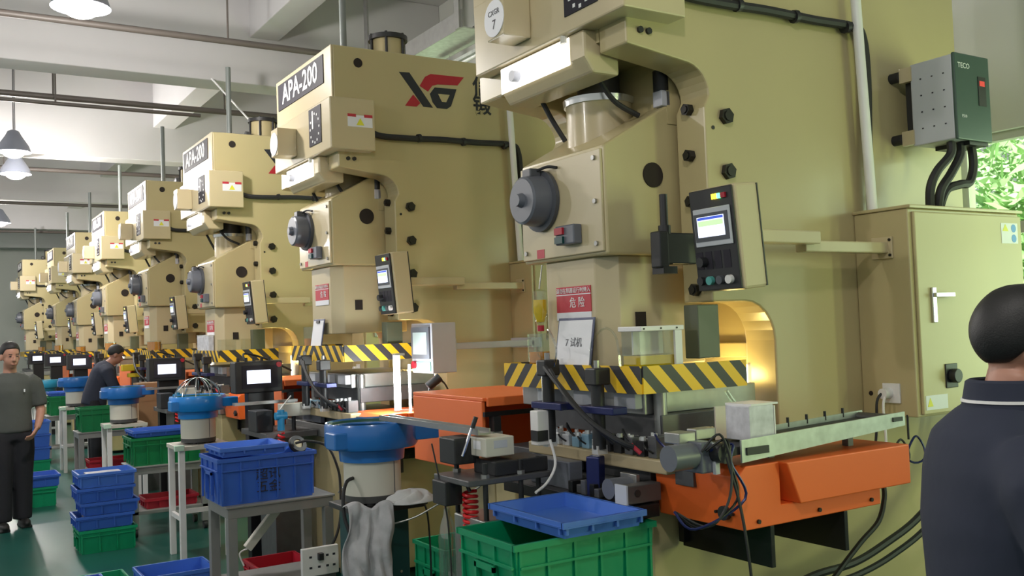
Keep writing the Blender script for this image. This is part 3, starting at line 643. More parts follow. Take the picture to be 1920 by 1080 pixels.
# discharge conveyor at the right of the nearest press
t = thing('discharge_conveyor', 'galvanised discharge conveyor resting over the orange unit at right', 'conveyor', (XF, Y0, 0))
def slant(mb, u0, u1, v0, v1, z0, z1, dz): mb.prism([(u0, z0), (u1, z0+dz), (u1, z1+dz*.55), (u0, z1)], 'y', v0, v1); return mb
slant(MB(), .05, .97, -.505, -.497, 1.17, 1.25, .055).build('side_plate', galv, t); slant(MB(), .25, .97, -.30, -.292, 1.19, 1.25, .045).build('side_plate', galv, t)
slant(MB(), .0, .95, -.49, -.305, 1.195, 1.225, .045).build('belt', rubber, t)
cy('head_roller', black, t, (-.02, -.497, 1.21), (-.02, -.30, 1.21), .036, 16); cy('tail_roller', steel_d, t, (.94, -.49, 1.25), (.94, -.305, 1.25), .02, 12)
MB().box(.07, .18, -.512, -.505, 1.195, 1.222).build('slot', black, t); bx('end_slot', black, t, (.89, .95, -.51, -.505, 1.245, 1.262))
for i in range(6): cy('guide_pin', black, t, (.3+i*.11, -.296, 1.235+i*.004), (.3+i*.11, -.296, 1.272+i*.004), .006, 8)
for u_ in (.3, .75): bx('leg', steel_d, t, (u_-.015, u_+.015, -.41, -.38, 1.15, 1.205))
mo = cy('drive_motor', motor_g, t, (-.20, -.40, 1.20), (-.09, -.40, 1.20), .046, 18); bx('gearbox', motor_g, t, (-.09, -.03, -.45, -.35, 1.14, 1.25), .006); bx('gearbox_plate', vfd_s, t, (-.04, -.02, -.465, -.45, 1.135, 1.245))
MB().box(-.13, -.05, -.38, -.30, 1.24, 1.28).box(-.03, .07, -.36, -.31, 1.245, 1.285).build('sensor_block', steel, t, .004)
for j in range(3): tb('wire', (rubber, blackm, MATS['navy_anodised'])[j], t, [(-.10+j*.02, -.46, 1.22), (-.05+j*.03, -.50, 1.28-j*.02), (-.02, -.52, 1.18), (-.05+j*.04, -.53, 1.05), (-.12-j*.03, -.50, .97), (-.2, -.42, 1.02)], .005, 6)
tb('wire', rubber, t, [(-.03, -.51, 1.2), (-.01, -.54, 1.05), (.0, -.56, .9), (.02, -.56, .7), (.05, -.55, .45)], .006, 6)
# speckled white carton standing on that conveyor
spk = M('stained_white', (.62, .62, .66), .6, 0, .45, 22)
t = thing('parts_carton', 'small stained white box standing on the discharge conveyor', 'box', (XF+.13, Y0-.47, 1.236))
bx('body', spk, t, (0, .125, 0, .12, 0, .125), .003); bx('lid', white_paint, t, (.01, .15, .0, .13, .125, .132)); bx('side_flap', white_paint, t, (.128, .134, .0, .12, 0, .12)); cy('clasp', black, t, (.134, .05, .06), (.144, .05, .06), .01, 8)
# cream sheet and round clear guard behind the conveyor
t = thing('guard_sheet', 'cream sheet with curved clear edging beside the die space', 'panel', (XF, Y0, 0))
bx('sheet', offwhite, t, (.30, .58, -.12, -.112, 1.15, 1.33), .002); tb('edging', clear, t, [(.36, -.125, 1.39), (.40, -.13, 1.34), (.48, -.135, 1.29), (.6, -.14, 1.275)], .009); bx('foot', steel_d, t, (.30, .58, -.12, -.05, 1.04, 1.15))
# low dark slide base in front of the nearest bolster
t = thing('slide_base', 'dark grey linear slide base in front of the nearest press bed', 'machine', (XF, Y0, 0))
bx('rail_box', steel_d, t, (-.15, .018, -.10, -.04, .99, 1.06), .004); bx('base_plate', blackm, t, (-.15, -.01, -.12, .80, .935, .985), .004); cy('rail_motor', motor_g, t, (-.14, .03, 1.035), (-.03, .03, 1.035), .04, 18)
bx('motor_mount', steel, t, (-.04, -.02, -.02, .08, .985, 1.085), .003); cy('rail_port', black, t, (-.10, -.103, 1.03), (-.10, -.10, 1.03), .014, 12); bx('side_block', motor_g, t, (-.09, -.02, .36, .66, .985, 1.10), .004)
for q in range(5): bx('clamp_block', (steel_d, blackm, motor_d)[q % 3], t, (-.12+.01*(q % 2), -.03, .12+q*.045, .15+q*.045, .985, 1.02+.012*(q % 3)), .003)
bx('rail_end', vfd_s, t, (-.158, -.15, -.105, -.035, .985, 1.065)); bx('support_column', cream, t, (-.04, -.01, -.08, .75, .0, .935), .006)
# parts feed line left of the nearest press: control box, lever, chute
t = thing('feed_line', 'black parts feed line with cream control box left of the nearest press', 'machine', (2.0, 3.45, 0))
cb = bx('control_box', offwhite, t, (-.02, .12, -.04, .10, 1.145, 1.225), .005); bx('box_label', paper, cb, (-.0212, -.02, .0, .06, 1.175, 1.21)); bx('box_label', grey_box, cb, (.02, .085, -.0412, -.04, 1.18, 1.212))
bx('slide_block', black, t, (-.10, .02, .08, .22, 1.11, 1.22), .006); bx('valve_stack', MATS['navy_anodised'], t, (-.10, -.04, .02, .08, .98, 1.16), .006); bx('lower_block', black, t, (-.16, -.08, .06, .18, .95, 1.05), .005)
bx('table_plate', steel_d, t, (-.14, .26, -.10, .2, 1.045, 1.07), .004)
for x, y in ((-.05, -.08), (.12, -.08), (-.05, .16), (.22, -.06)): cy('support_rod', black, t, (x, y, .90), (x, y, 1.13), .011, 8); cy('rod_nut', steel, t, (x, y, 1.07), (x, y, 1.085), .018, 6)
bx('cylinder_block', black, t, (.0, .26, -.08, .1, 1.07, 1.13), .005); bx('pedestal', steel, t, (-.07, .2, -.10, .16, .0, .90), .005)
cy('lever', chrome, t, (-.08, .05, 1.15), (-.04, .03, 1.27), .006, 8); cy('lever_grip', black, t, (-.04, .03, 1.265), (-.025, .022, 1.31), .01, 8)
MB().prism([(-.03, 1.235), (.03, 1.235), (.03, 1.26), (.024, 1.26), (.024, 1.243), (-.024, 1.243), (-.024, 1.26), (-.03, 1.26)], 'y', 0, 1.0).build('chute', steel, t)
chu = t.children[-1]; chu.location = (.42, -.28, -.02); chu.rotation_euler = (math.radians(1.5), 0, math.radians(28))
bx('white_sensor', white_paint, t, (.28, .34, .02, .08, 1.16, 1.31), .004); bx('sensor_head', black, t, (.275, .33, .015, .07, 1.18, 1.225))
tb('white_tube', white_paint, t, [(.26, -.1, 1.20), (.27, -.12, 1.1), (.22, -.13, 1.03), (.14, -.16, 1.0)], .006)
# red coiled air hose with a gun, plastic bottle, hook
t = thing('coil_hose', 'red coiled air hose with red blow gun hanging beside the green crate', 'hose', (1.95, 3.50, 0))
pts = [(math.cos(a*.55)*.028, math.sin(a*.55)*.028, 1.00-a*.0019) for a in range(0, 98)]
MB().tube(pts, .0075, 8).build('coil', redhose, t); MB().cyl((-.03, .0, .81), (-.035, .0, .72), .022, 12, .012).build('gun', redhose, t); cy('gun_nozzle', black, t, (-.033, 0, .72), (-.03, 0, .35), .006, 8)
cy('hanger', black, t, (0, 0, 1.0), (-.01, .03, 1.05), .008, 8); cy('hook', black, t, (0, 0, .985), (-.06, .04, .985), .006, 8)
t = thing('plastic_bottle', 'empty clear plastic bottle hanging in front of the small green crate', 'bottle', (1.885, 3.59, .62))
MB().lathe([(.0, .005), (.036, .0), (.04, .01), (.038, .05), (.04, .07), (.038, .1), (.04, .12), (.038, .15), (.04, .18), (.03, .24), (.014, .285), (.013, .31), (.0, .31)], n=24).build('body', glassmat('pet', (.90, .93, .90), .22, .08), t)
cy('cap', clear, t, (0, 0, .305), (0, 0, .325), .016, 12); tb('hook_wire', steel, t, [(0, 0, .325), (.01, 0, .35), (.02, .0, .36), (.03, -.02, .365)], .003)
# pale pendant screen box on a grey arm near the second press
t = thing('screen_box', 'pale grey touch screen box on a grey arm beside the second press', 'control box', (XF, Y0+S, 0))
bx('housing', grey_box, t, (.42, .60, -.52, -.22, 1.395, 1.725), .006); bx('bezel', motor_g, t, (.408, .42, -.50, -.24, 1.49, 1.70)); bx('screen', screen_dim, t, (.405, .408, -.47, -.27, 1.52, 1.665)); bx('rear_hub', grey_box, t, (.60, .66, -.42, -.30, 1.51, 1.62), .01)
bx('arm', grey_box, t, (.66, 1.3, -.40, -.34, 1.54, 1.585), .006); bx('arm_joint', grey_box, t, (1.27, 1.36, -.40, -.12, 1.53, 1.60), .006); cy('stop_button', redp, t, (.395, -.28, 1.45), (.42, -.28, 1.45), .025, 14); bx('stop_plate', M('teal_plate', (.25, .6, .5), .5), t, (.412, .42, -.50, -.24, 1.41, 1.47))
t = thing('led_work_lamp', 'glaring vertical LED work lamp in the second press die space', 'lamp', (XF, Y0+S, 0))
cy('tube', tube_w, t, (.22, -.40, 1.17), (.22, -.40, 1.52), .022, 14); cy('tube', tube_w, t, (.30, -.42, 1.16), (.30, -.42, 1.46), .008, 10); bx('holder', steel, t, (.20, .34, -.42, -.38, 1.155, 1.17)); bx('top_holder', steel, t, (.2, .27, -.42, -.38, 1.52, 1.535)); bx('stand', steel_d, t, (.25, .28, -.41, -.38, .93, 1.155))
l = bpy.data.lights.new('led_work_lamp_light', 'POINT'); l.energy = 12; l.color = (.9, 1, 1); l.shadow_soft_size = .06
o = bpy.data.objects.new('led_work_lamp_light', l); COL.objects.link(o); o.location = (XF+.16, Y0+S-.45, 1.35)
t = thing('cable_connector', 'round black cable connector hanging under the pale screen box', 'connector', (XF+.42, Y0+S-.5, 1.33))
cy('body', black, t, (-.03, 0, -.02), (.05, -.02, .04), .03, 14); tb('lead', rubber, t, [(.04, -.02, .03), (.08, -.02, 0), (.12, -.0, -.05)], .006); cy('strut', black, t, (-.02, 0, -.02), (-.03, .0, -.16), .006)
# touch panels on black boxes, one per press from the second on
for k in (1, 2, 4, 5, 6):
    t = thing('touch_panel', 'black touch panel box with lit screen between the %s and %s presses' % (ordn[k], ordn[min(k+1, 7)]), 'control box', (2.0, 7.1+S*(k-1), 0), 0, 'black touch panels')
    bx('housing', black, t, (0, .36, 0, .14, 1.255, 1.49), .008); bx('screen_frame', sign_g, t, (.05, .32, -.006, 0, 1.29, 1.46)); bx('screen', screen_on, t, (.085, .265, -.008, -.006, 1.325, 1.425))
    for i in range(5): cy('top_connector', black, t, (.04+i*.06, .06, 1.49), (.04+i*.06, .06, 1.52), .012, 8)
    bx('stand', blackm, t, (.1, .3, .03, .12, .0, 1.255), .004); cy('stop_button', redp, t, (.33, .0, 1.46), (.33, -.015, 1.46), .02, 12)
    tb('cable', rubber, t, [(.1, .1, 1.5), (.12, .15, 1.55), (.3, .2, 1.5), (.5, .2, 1.4)], .008)
# ------------------------------------------------------------------ crates, tables, bowl feeders
def crate(name, label, x0, x1, y0, y1, z0, z1, mat, cat='crate', group=None, ribs=True, rz=0, handle=True, text=None, tilt=None):
    cx, cy_ = (x0+x1)/2, (y0+y1)/2; a, b, h = (x1-x0)/2, (y1-y0)/2, z1-z0
    t = thing(name, label, cat, (cx, cy_, z0), rz, group)
    if tilt: t.rotation_euler = (tilt[0], tilt[1], rz)
    tp = .94; wl = .006
    def ring(s, z, off): return [(-a*s+off, -b*s+off, z), (a*s-off, -b*s+off, z), (a*s-off, b*s-off, z), (-a*s+off, b*s-off, z)]
    r = [ring(tp, 0, 0), ring(1, h, 0), ring(1, h, wl), ring(tp, .008, wl)]
    vs = [p for q in r for p in q]; fs = [(3, 2, 1, 0), (12, 13, 14, 15)]
    for i in range(3):
        for j in range(4): fs.append((i*4+j, i*4+(j+1) % 4, (i+1)*4+(j+1) % 4, (i+1)*4+j))
    MB().add(vs, fs).build('body', mat, t)
    e = .010
    MB().box(-a-e, a+e, -b-e, -b+.004, h-.022, h).box(-a-e, a+e, b-.004, b+e, h-.022, h).box(-a-e, -a+.004, -b, b, h-.022, h).box(a-.004, a+e, -b, b, h-.022, h).build('rim', mat, t)
    if ribs:
        n = max(3, int(2*a/.11))
        for s_ in (-1, 1):
            for i in range(n+1):
                x = -a*.94+2*a*.94*i/n; yy = s_*b*.985
                bx('rib', mat, t, (x-.005, x+.005, yy-s_*.004, yy+s_*.008, .015, h-.022)) if s_ < 0 else None
        for i in range(4):
            y = -b*.9+2*b*.9*i/3
            bx('rib', mat, t, (-a*.99-.008, -a*.99+.004, y-.005, y+.005, .015, h-.022))
        MB().box(-a-.012, -a-.002, -b*.95, b*.95, h*.72, h*.75).box(-a*.95, a*.95, -b-.011, -b-.002, h*.72, h*.75).build('band', mat, t)
    if handle and h > .15:
        MB().box(-a-.014, -a-.004, -b*.35, -b*.28, h*.2, h*.68).box(-a-.014, -a-.004, b*.28, b*.35, h*.2, h*.68).box(-a-.014, -a-.004, -b*.35, b*.35, h*.62, h*.70).build('handle', mat, t)
    if text: lettering(text, .075, ink, t, (0, -b*.985-.006, h*.45), SIDE, 'stencil')
    return t
def table(label, x0, x1, y0, y1, z, shelf=.22, wheels=True):
    t = thing('steel_table', label, 'table', (x0, y0, 0), 0, 'grey steel tables'); a, b = x1-x0, y1-y0
    bx('top', table_g, t, (-.01, a+.01, -.01, b+.01, z-.012, z), .002)
    for (p0, p1, q0, q1) in ((0, a, 0, .02), (0, a, b-.02, b), (0, .02, .02, b-.02), (a-.02, a, .02, b-.02)): bx('apron', table_g, t, (p0, p1, q0, q1, z-.07, z-.012), .002)
    for x in (0, a-.055):
        for y in (0, b-.055):
            bx('leg', table_g, t, (x, x+.055, y, y+.055, .07 if wheels else 0, z-.07), .003)
            if wheels: cy('caster', rubber, t, (x+.012, y+.0275, .036), (x+.043, y+.0275, .036), .036, 14)
    if shelf: bx('shelf', table_g, t, (.0, a, 0, b, shelf-.03, shelf), .003)
    return t
def feeder(label, loc, ztop, mat=bowl_b, s=1., stand='post', dome=False, sgroup=None):
    x, y = loc; zs = ztop-.40*s
    t = thing('bowl_feeder', label, 'bowl feeder', (x, y, zs), 0, 'vibratory bowl feeders')
    MB().lathe([(.0, .21), (.16, .21), (.165, .27), (.222, .275), (.232, .29), (.232, .385), (.226, .40), (.218, .385), (.215, .30), (.15, .255), (.0, .25)], n=40).build('bowl', mat, t)
    MB().lathe([(.0, .256), (.148, .258), (.213, .302), (.215, .392), (.205, .392), (.19, .36), (.12, .34), (.0, .345)], n=40).build('bowl_lining', bowl_in, t)
    sp = MB(); pts = [(math.cos(i*.12)*(.10+.0011*i), math.sin(i*.12)*(.10+.0011*i), .345+i*.00045) for i in range(95)]
    sp.tube(pts, .008, 6).build('spiral_track', mat, t)
    MB().box(.13, .30, -.16, -.02, .30, .375).build('outlet_chute', mat, t, .006); MB().box(-.25, -.18, -.14, -.02, .285, .365).build('side_pocket', mat, t, .006)
    MB().cyl((0, 0, .045), (0, 0, .21), .142, 36).build('drive_cover', offwhite, t); cy('base_ring', M('base_dark', (.06, .06, .06), .5), t, (0, 0, .012), (0, 0, .045), .142, 32)
    bx('cover_seam', steel_d, t, (.058, .062, -.1305, -.128, .05, .205))
    for a in range(3): cy('foot', rubber, t, (.12*math.cos(a*2.1), .12*math.sin(a*2.1), 0), (.12*math.cos(a*2.1), .12*math.sin(a*2.1), .014), .02, 10)
    if dome:
        for j in range(5):
            a = j*PI/5; tb('dome_wire', chrome, t, [(.19*math.cos(a)*math.cos(q), .19*math.sin(a)*math.cos(q), .38+.17*math.sin(q)) for q in [PI*i/8 for i in range(9)]], .003, 6, 3)
    t.scale = (s, s, s)
    if stand == 'post':
        d = thing('feeder_stand', 'white square-tube stand under the %s' % sgroup, 'stand', (x, y, 0), 0, 'white feeder stands'); w_ = .17
        bx('deck', offwhite, d, (-.2, .2, -.2, .2, zs-.035, zs-.002), .003)
        for p in (-w_, w_):
            for q in (-w_, w_): bx('leg', white_paint, d, (p-.022, p+.022, q-.022, q+.022, 0, zs-.035), .003)
        bx('crossbar', white_paint, d, (-w_+.022, w_-.022, w_-.012, w_+.012, .3, .335)); bx('crossbar', white_paint, d, (-w_-.012, -w_+.012, -w_+.022, w_-.022, .3, .335))
        bx('clamp', M('pale_green_clip', (.55, .75, .6), .5), d, (-.23, -.16, -.23, -.19, zs-.03, zs+.012), .003)
    elif stand == 'cabinet':
        d = thing('feeder_cabinet', 'dark green cabinet under the nearest bowl feeder', 'cabinet', (x, y, 0))
        bx('body', dkgreen, d, (-.13, .13, -.13, .13, .04, zs-.03), .004); bx('deck', black, d, (-.17, .20, -.17, .17, zs-.03, zs-.002), .004); bx('plinth', black, d, (-.12, .12, -.12, .12, 0, .04))
        bx('door_gap', black, d, (-.006, .006, -.133, -.13, .06, zs-.05))
        for p, q in ((.08, .5), (.08, .15), (-.09, .15), (-.09, .55), (.0, .45)): cy('screw', chrome, d, (p, -.136, q), (p, -.13, q), .007, 8)
        bx('sticker', M('amber_sticker', (.7, .3, .02), .5), d, (-.05, .10, -.132, -.13, .40, .46)); MB().cyl((.20, -.05, zs-.02), (.27, -.06, zs-.03), .035, 12, .012).build('cable_gland', black, d)
    return t
feeder('large blue bowl feeder with white drum at the centre, nearest', (1.93, 4.46), 1.235, bowl_b, 1., 'cabinet')
feeder('bright blue bowl feeder with a wire dome, second nearest', (1.86, 7.66), 1.235, bowl_b2, .92, 'post', True, 'wire-domed bowl feeder')
feeder('blue bowl feeder behind the green crate, third nearest', (1.84, 10.72), 1.20, bowl_b, .95, 'post', False, 'third bowl feeder')
feeder('blue bowl feeder beside the bending worker, fourth nearest', (1.79, 13.8), 1.22, bowl_b, .95, 'post', False, 'fourth bowl feeder')
feeder('small teal bowl feeder right of the walking man, farthest', (1.74, 16.9), 1.10, M('bowl_teal', (.02, .22, .36), .35), .95, 'post', False, 'farthest bowl feeder')
# tables
table('grey steel table carrying the lettered blue crate', 1.51, 2.15, 5.58, 6.02, .70)
table('grey steel table carrying a green crate with blue lid tray', 1.54, 2.18, 8.66, 9.08, .60)
table('grey steel table carrying a wide green crate, behind the white stand', 1.54, 2.18, 11.76, 12.18, .66)
table('farthest grey steel table with a small green crate', 1.54, 2.18, 14.86, 15.28, .66)
table('grey steel table under the big green crate, mostly out of the picture', 1.72, 2.36, 2.80, 3.22, .62)
crate('plastic_crate', 'blue crate with dark lettering on the nearest full table', 1.475, 2.055, 5.62, 6.02, .70, .972, bluep, text='超讯\n五金')
crate('plastic_tray', 'small blue tray on top of the lettered blue crate', 1.50, 1.89, 5.65, 5.99, .975, 1.03, bluep2, 'tray', handle=False)
crate('plastic_crate', 'green crate under a blue tray, left of the wire-domed bowl feeder', 1.55, 2.13, 8.68, 9.06, .60, .84, greenp2)
crate('plastic_tray', 'blue tray lying on the green crate left of the wire-domed feeder', 1.57, 2.10, 8.70, 9.05, .842, .90, bluep, 'tray', handle=False)
crate('plastic_crate', 'wide green crate on the table behind the white stand', 1.56, 2.14, 11.78, 12.14, .66, .93, greenp2)
crate('plastic_crate', 'small dark green crate on the farthest table', 1.58, 2.1, 14.9, 15.24, .66, .93, greenp2)
crate('plastic_tray', 'blue tray on the small dark green crate of the farthest table', 1.58, 2.1, 14.9, 15.24, .932, .99, bluep, 'tray', handle=False)
crate('plastic_crate', 'large bright green crate at the bottom centre', 1.735, 2.35, 2.81, 3.205, .62, .93, greenp)
crate('plastic_tray', 'blue tray lying across the large bright green crate', 1.905, 2.26, 2.755, 3.25, .932, .992, bluep2, 'tray', handle=False)
crate('plastic_tray', 'dark red tray on the lower shelf beneath the green crate with lid', 1.66, 2.10, 8.72, 9.02, .22, .31, redp, 'tray', handle=False)
crate('plastic_tray', 'dark red tray on the lower shelf of the table behind the stand', 1.66, 2.10, 11.82, 12.12, .22, .33, redp, 'tray', handle=False)
# floor stack by the aisle
zz = 0
for i, (h, mt, lab, dx) in enumerate([(.185, greenp, 'green crate at the bottom of the floor stack by the aisle', 0), (.11, bluep, 'blue tray second from the bottom of the floor stack', -.02), (.10, bluep, 'blue tray third from the bottom of the floor stack', .02),
        (.115, bluep, 'blue tray fourth from the bottom of the floor stack', -.01), (.115, bluep2, 'topmost blue tray of the floor stack by the aisle', .0)]):
    crate('plastic_crate' if i == 0 else 'plastic_tray', lab, 1.08+dx, 1.50+dx, 8.28, 8.62, zz, zz+h, mt, 'crate' if i == 0 else 'tray', 'floor stack by the aisle'); zz += h+.002
    tag(bx('part_bag', M('pale_parts', (.35, .36, .42), .4, .3, .3, 60), None, (1.15+dx, 1.42+dx, 8.34, 8.56, zz-.045, zz-.02), .004), 'heap of small pressed parts in stack layer %s from the floor' % ('one', 'two', 'three', 'four', 'five')[i], 'parts')
crate('plastic_crate', 'green crate on the floor behind the walking man', .84, 1.22, 11.0, 11.4, 0, .20, greenp, group='pair of crates behind the man')
crate('plastic_tray', 'blue tray on the green floor crate behind the walking man', .86, 1.25, 11.0, 11.4, .202, .32, bluep, 'tray', 'pair of crates behind the man')
zz = 0
for i, (h, mt) in enumerate([(.22, greenp), (.16, bluep), (.16, bluep), (.16, bluep2)]):
    crate('plastic_crate' if i == 0 else 'plastic_tray', ['green crate at the bottom of the far stack beside the man', 'lowest blue tray of the far stack beside the man', 'middle blue tray of the far stack beside the man', 'topmost blue tray of the far stack beside the man'][i], 1.05, 1.42, 13.4, 13.75, zz, zz+h, mt, 'crate' if i == 0 else 'tray', 'far stack beside the man', False); zz += h+.002
crate('plastic_crate', 'blue crate on the floor at the bottom edge', 1.16, 1.58, 6.16, 6.5, 0, .24, bluep2)
crate('plastic_crate', 'green crate cut by the bottom edge left of the blue one', .80, 1.14, 6.5, 6.85, 0, .16, greenp)
crate('plastic_tray', 'dark blue tray cut by the bottom edge inside the green crate', .82, 1.0, 6.52, 6.8, .012, .165, bluep, 'tray', ribs=False, handle=False)
crate('plastic_crate', 'red crate on the floor under the nearest full table', 1.85, 2.19, 6.12, 6.46, 0, .19, redp)
crate('plastic_crate', 'small green crate on the floor behind the clear bottle', 2.46, 2.78, 4.72, 5.1, .0, .46, greenp)
# ------------------------------------------------------------------ people
def hand(mb, wr, d, nrm, side=1, curl=.5, s=1.):
    """palm, four bent fingers and a thumb from wrist wr along d; nrm is the palm normal"""
    wr, d, nrm = Vector(wr), Vector(d).normalized(), Vector(nrm).normalized(); lat = d.cross(nrm).normalized()*side
    for i in range(4):
        o = (i-1.5)*.019*s; mb.tube([wr+lat*o*.7, wr+d*.045*s+lat*o*.95, wr+d*.085*s+lat*o], .013*s, 8, [.014*s, .0145*s, .012*s])
        L = (.062, .072, .068, .052)[i]*s; p = wr+d*.085*s+lat*o; a = d.copy(); pts = [p]; rs = [.010*s]
        for j in range(3):
            a = (a+nrm*curl*(.5+.35*j)).normalized(); p = p+a*L*(.45, .32, .25)[j]; pts.append(p); rs.append((.0092, .0085, .007)[j]*s)
        mb.tube(pts, .009, 8, rs); mb.ell(p, (rs[-1],)*3, 8, 6)
    b = wr+d*.025*s+lat*.03*s; mb.tube([wr+d*.01*s+lat*.012*s, b, b+(d*.6+lat*.7+nrm*.4).normalized()*.032*s, b+(d*.8+lat*.4+nrm*.7).normalized()*.062*s], .011*s, 8, [.013*s, .0125*s, .011*s, .008*s])
def head(t, p, face, tiltf=0., hair_len=.0, s=1.):
    """head mesh pieces in the person's own frame: p = head centre, face = unit vector the face looks along"""
    h = thing_local('head_frame', t, p, face, tiltf)
    return h
def person(name, label, loc, rz): return thing(name, label, 'person', loc, rz)
def head_parts(t, body, c, pitch, yaw=0., s=1.):
    """adds head volume to body builder and returns hair / face pieces; face looks along -Y of the person frame before rotation"""
    R = Matrix.Rotation(yaw, 3, 'Z') @ Matrix.Rotation(pitch, 3, 'X'); c = Vector(c)
    def P(x, y, z): return c+R @ Vector((x*s, y*s, z*s))
    def blob(mb, x, y, z, rx, ry, rz_, n=16, m_=12):
        q = MB().ell((0, 0, 0), (rx*s, ry*s, rz_*s), n, m_); mb.add([P(x, y, z)+R @ Vector(v) for v in q.v], q.f, True)
    blob(body, 0, .012, .03, .074, .092, .088); blob(body, 0, -.022, -.035, .06, .068, .075); blob(body, 0, -.04, -.085, .034, .034, .026)
    blob(body, 0, -.094, -.018, .013, .018, .026); blob(body, 0, -.101, -.032, .017, .013, .011)
    for q in (-1, 1): blob(body, q*.076, .012, -.012, .010, .02, .034)
    blob(body, 0, -.083, -.068, .024, .012, .010)
    hr = MB()
    for i in range(17):
        ph = PI*i/24
        for j in range(40):
            a = 2*PI*j/40; fr = -math.sin(a)        # +1 at the face
            # hairline: high on the forehead, down in front of the ears, low on the nape
            k_ = [(-1, 1.16), (-.55, 1.12), (-.25, .95), (.0, .80), (.22, .88), (.42, .76), (.62, .57), (1, .52)]
            for (f0, e0), (f1, e1) in zip(k_, k_[1:]):
                if f0 <= fr <= f1: ext = e0+(e1-e0)*(fr-f0)/(f1-f0)
            f_ = i/16; e = f_*(PI*16/24)*ext; g = 1.045-.11*f_**4+.022*math.sin(a*9+i)*math.sin(i*1.7+a*3)*(1-f_**3)
            zz_ = .034+.098*math.cos(e)*g
            hr.v.append(tuple(P(.082*max(math.sin(e), .0)**.92*math.cos(a)*g, .014+.103*max(math.sin(e), 0)**.92*math.sin(a)*g, zz_)))
    for i in range(16):
        for j in range(40): hr.f.append([i*40+j, (i+1)*40+j, (i+1)*40+(j+1) % 40, i*40+(j+1) % 40]); hr.sm.append(True)
    ho = hr.build('hair', hairm, t); q = ho.modifiers.new('thick', 'SOLIDIFY'); q.thickness = .006; q.offset = -1
    q = ho.modifiers.new('sub', 'SUBSURF'); q.levels = 1; q.render_levels = 1
    for q in (-1, 1):
        e = MB(); blob(e, q*.03, -.081, .005, .011, .008, .005, 10, 8); e.build('eye', ink, t)
        e = MB(); blob(e, q*.031, -.083, .024, .018, .006, .0035, 10, 8); e.build('eyebrow', hairm, t)
    e = MB(); blob(e, 0, -.0945, -.068, .021, .005, .004, 10, 8); e.build('mouth', M('lips', (.30, .10, .08), .5), t)
# ---- man walking at the left (faces the camera, person frame: face along -Y)
def man_walk():
    t = person('person', 'man in charcoal t-shirt and dark trousers walking at left edge', (.73, 9.95, 0), math.radians(8))
    b = MB(); b.tube([(0, .02, 1.38), (0, .01, 1.46), (0, .0, 1.52)], .055, 14, [.066, .055, .056]); b.loft([((0, 0, .95), .13, .09), ((0, 0, 1.15), .125, .085), ((0, .0, 1.36), .15, .085), ((0, .01, 1.41), .07, .06)])
    # his left arm (picture right) bent, hand before the hip; right arm hangs
    b.tube([(.19, .02, 1.33), (.235, .02, 1.18), (.255, .0, 1.06), (.225, -.07, .97), (.19, -.13, .90)], .04, 12, [.05, .046, .042, .036, .028])
    hand(b, (.185, -.14, .895), (-.45, -.45, -.5), (-.5, .3, .3), 1, .55, 1.05)
    b.tube([(-.19, .02, 1.33), (-.24, .03, 1.12), (-.25, .0, 1.0), (-.25, -.05, .86), (-.25, -.07, .80)], .04, 12, [.05, .045, .04, .034, .027]); hand(b, (-.25, -.075, .79), (0, -.1, -1), (.9, 0, 0), -1, .4)
    for q, dy in ((-1, -.03), (1, .04)): b.tube([(q*.09, 0, .9), (q*.095, dy*.5, .5), (q*.095, dy, .1)], .05, 12, [.07, .05, .04])
    head_parts(t, b, (0, -.015, 1.575), math.radians(4), math.radians(8), 1.02)
    b.build('body', skin, t, remesh=.0075)
    s_ = MB(); s_.loft([((0, 0, .87), .185, .125), ((0, 0, .95), .18, .122), ((0, 0, 1.1), .172, .115), ((0, 0, 1.25), .185, .12), ((0, .01, 1.34), .195, .11), ((0, .015, 1.40), .14, .085), ((0, .015, 1.425), .075, .07)], 24)
    for q in (-1, 1): s_.tube([(q*.15, .015, 1.35), (q*.205, .02, 1.31), (q*.235, .02, 1.2), (q*.25, .015, 1.10)], .07, 14, [.075, .08, .074, .072])
    so = s_.build('tshirt', shirt_gr, t, remesh=.014); bx('chest_mark', paper, t, (.085, .097, -.121, -.117, 1.245, 1.27))
    p = MB(); p.loft([((0, 0, .80), .17, .115), ((0, 0, .95), .165, .11)])
    for q, dy in ((-1, -.05), (1, .05)): p.tube([(q*.085, 0, .86), (q*.095, dy*.3, .7), (q*.095, dy*.6, .45), (q*.095, dy, .07)], .08, 16, [.11, .106, .092, .084])
    p.build('trousers', trous, t, remesh=.014)
    for q, dy in ((-1, -.05), (1, .05)): MB().ell((q*.10, dy-.055, .042), (.05, .13, .042)).box(q*.10-.045, q*.10+.045, dy-.16, dy+.06, 0, .02).build('shoe', shoe_m, t, remesh=.009)
    return t
man_walk()
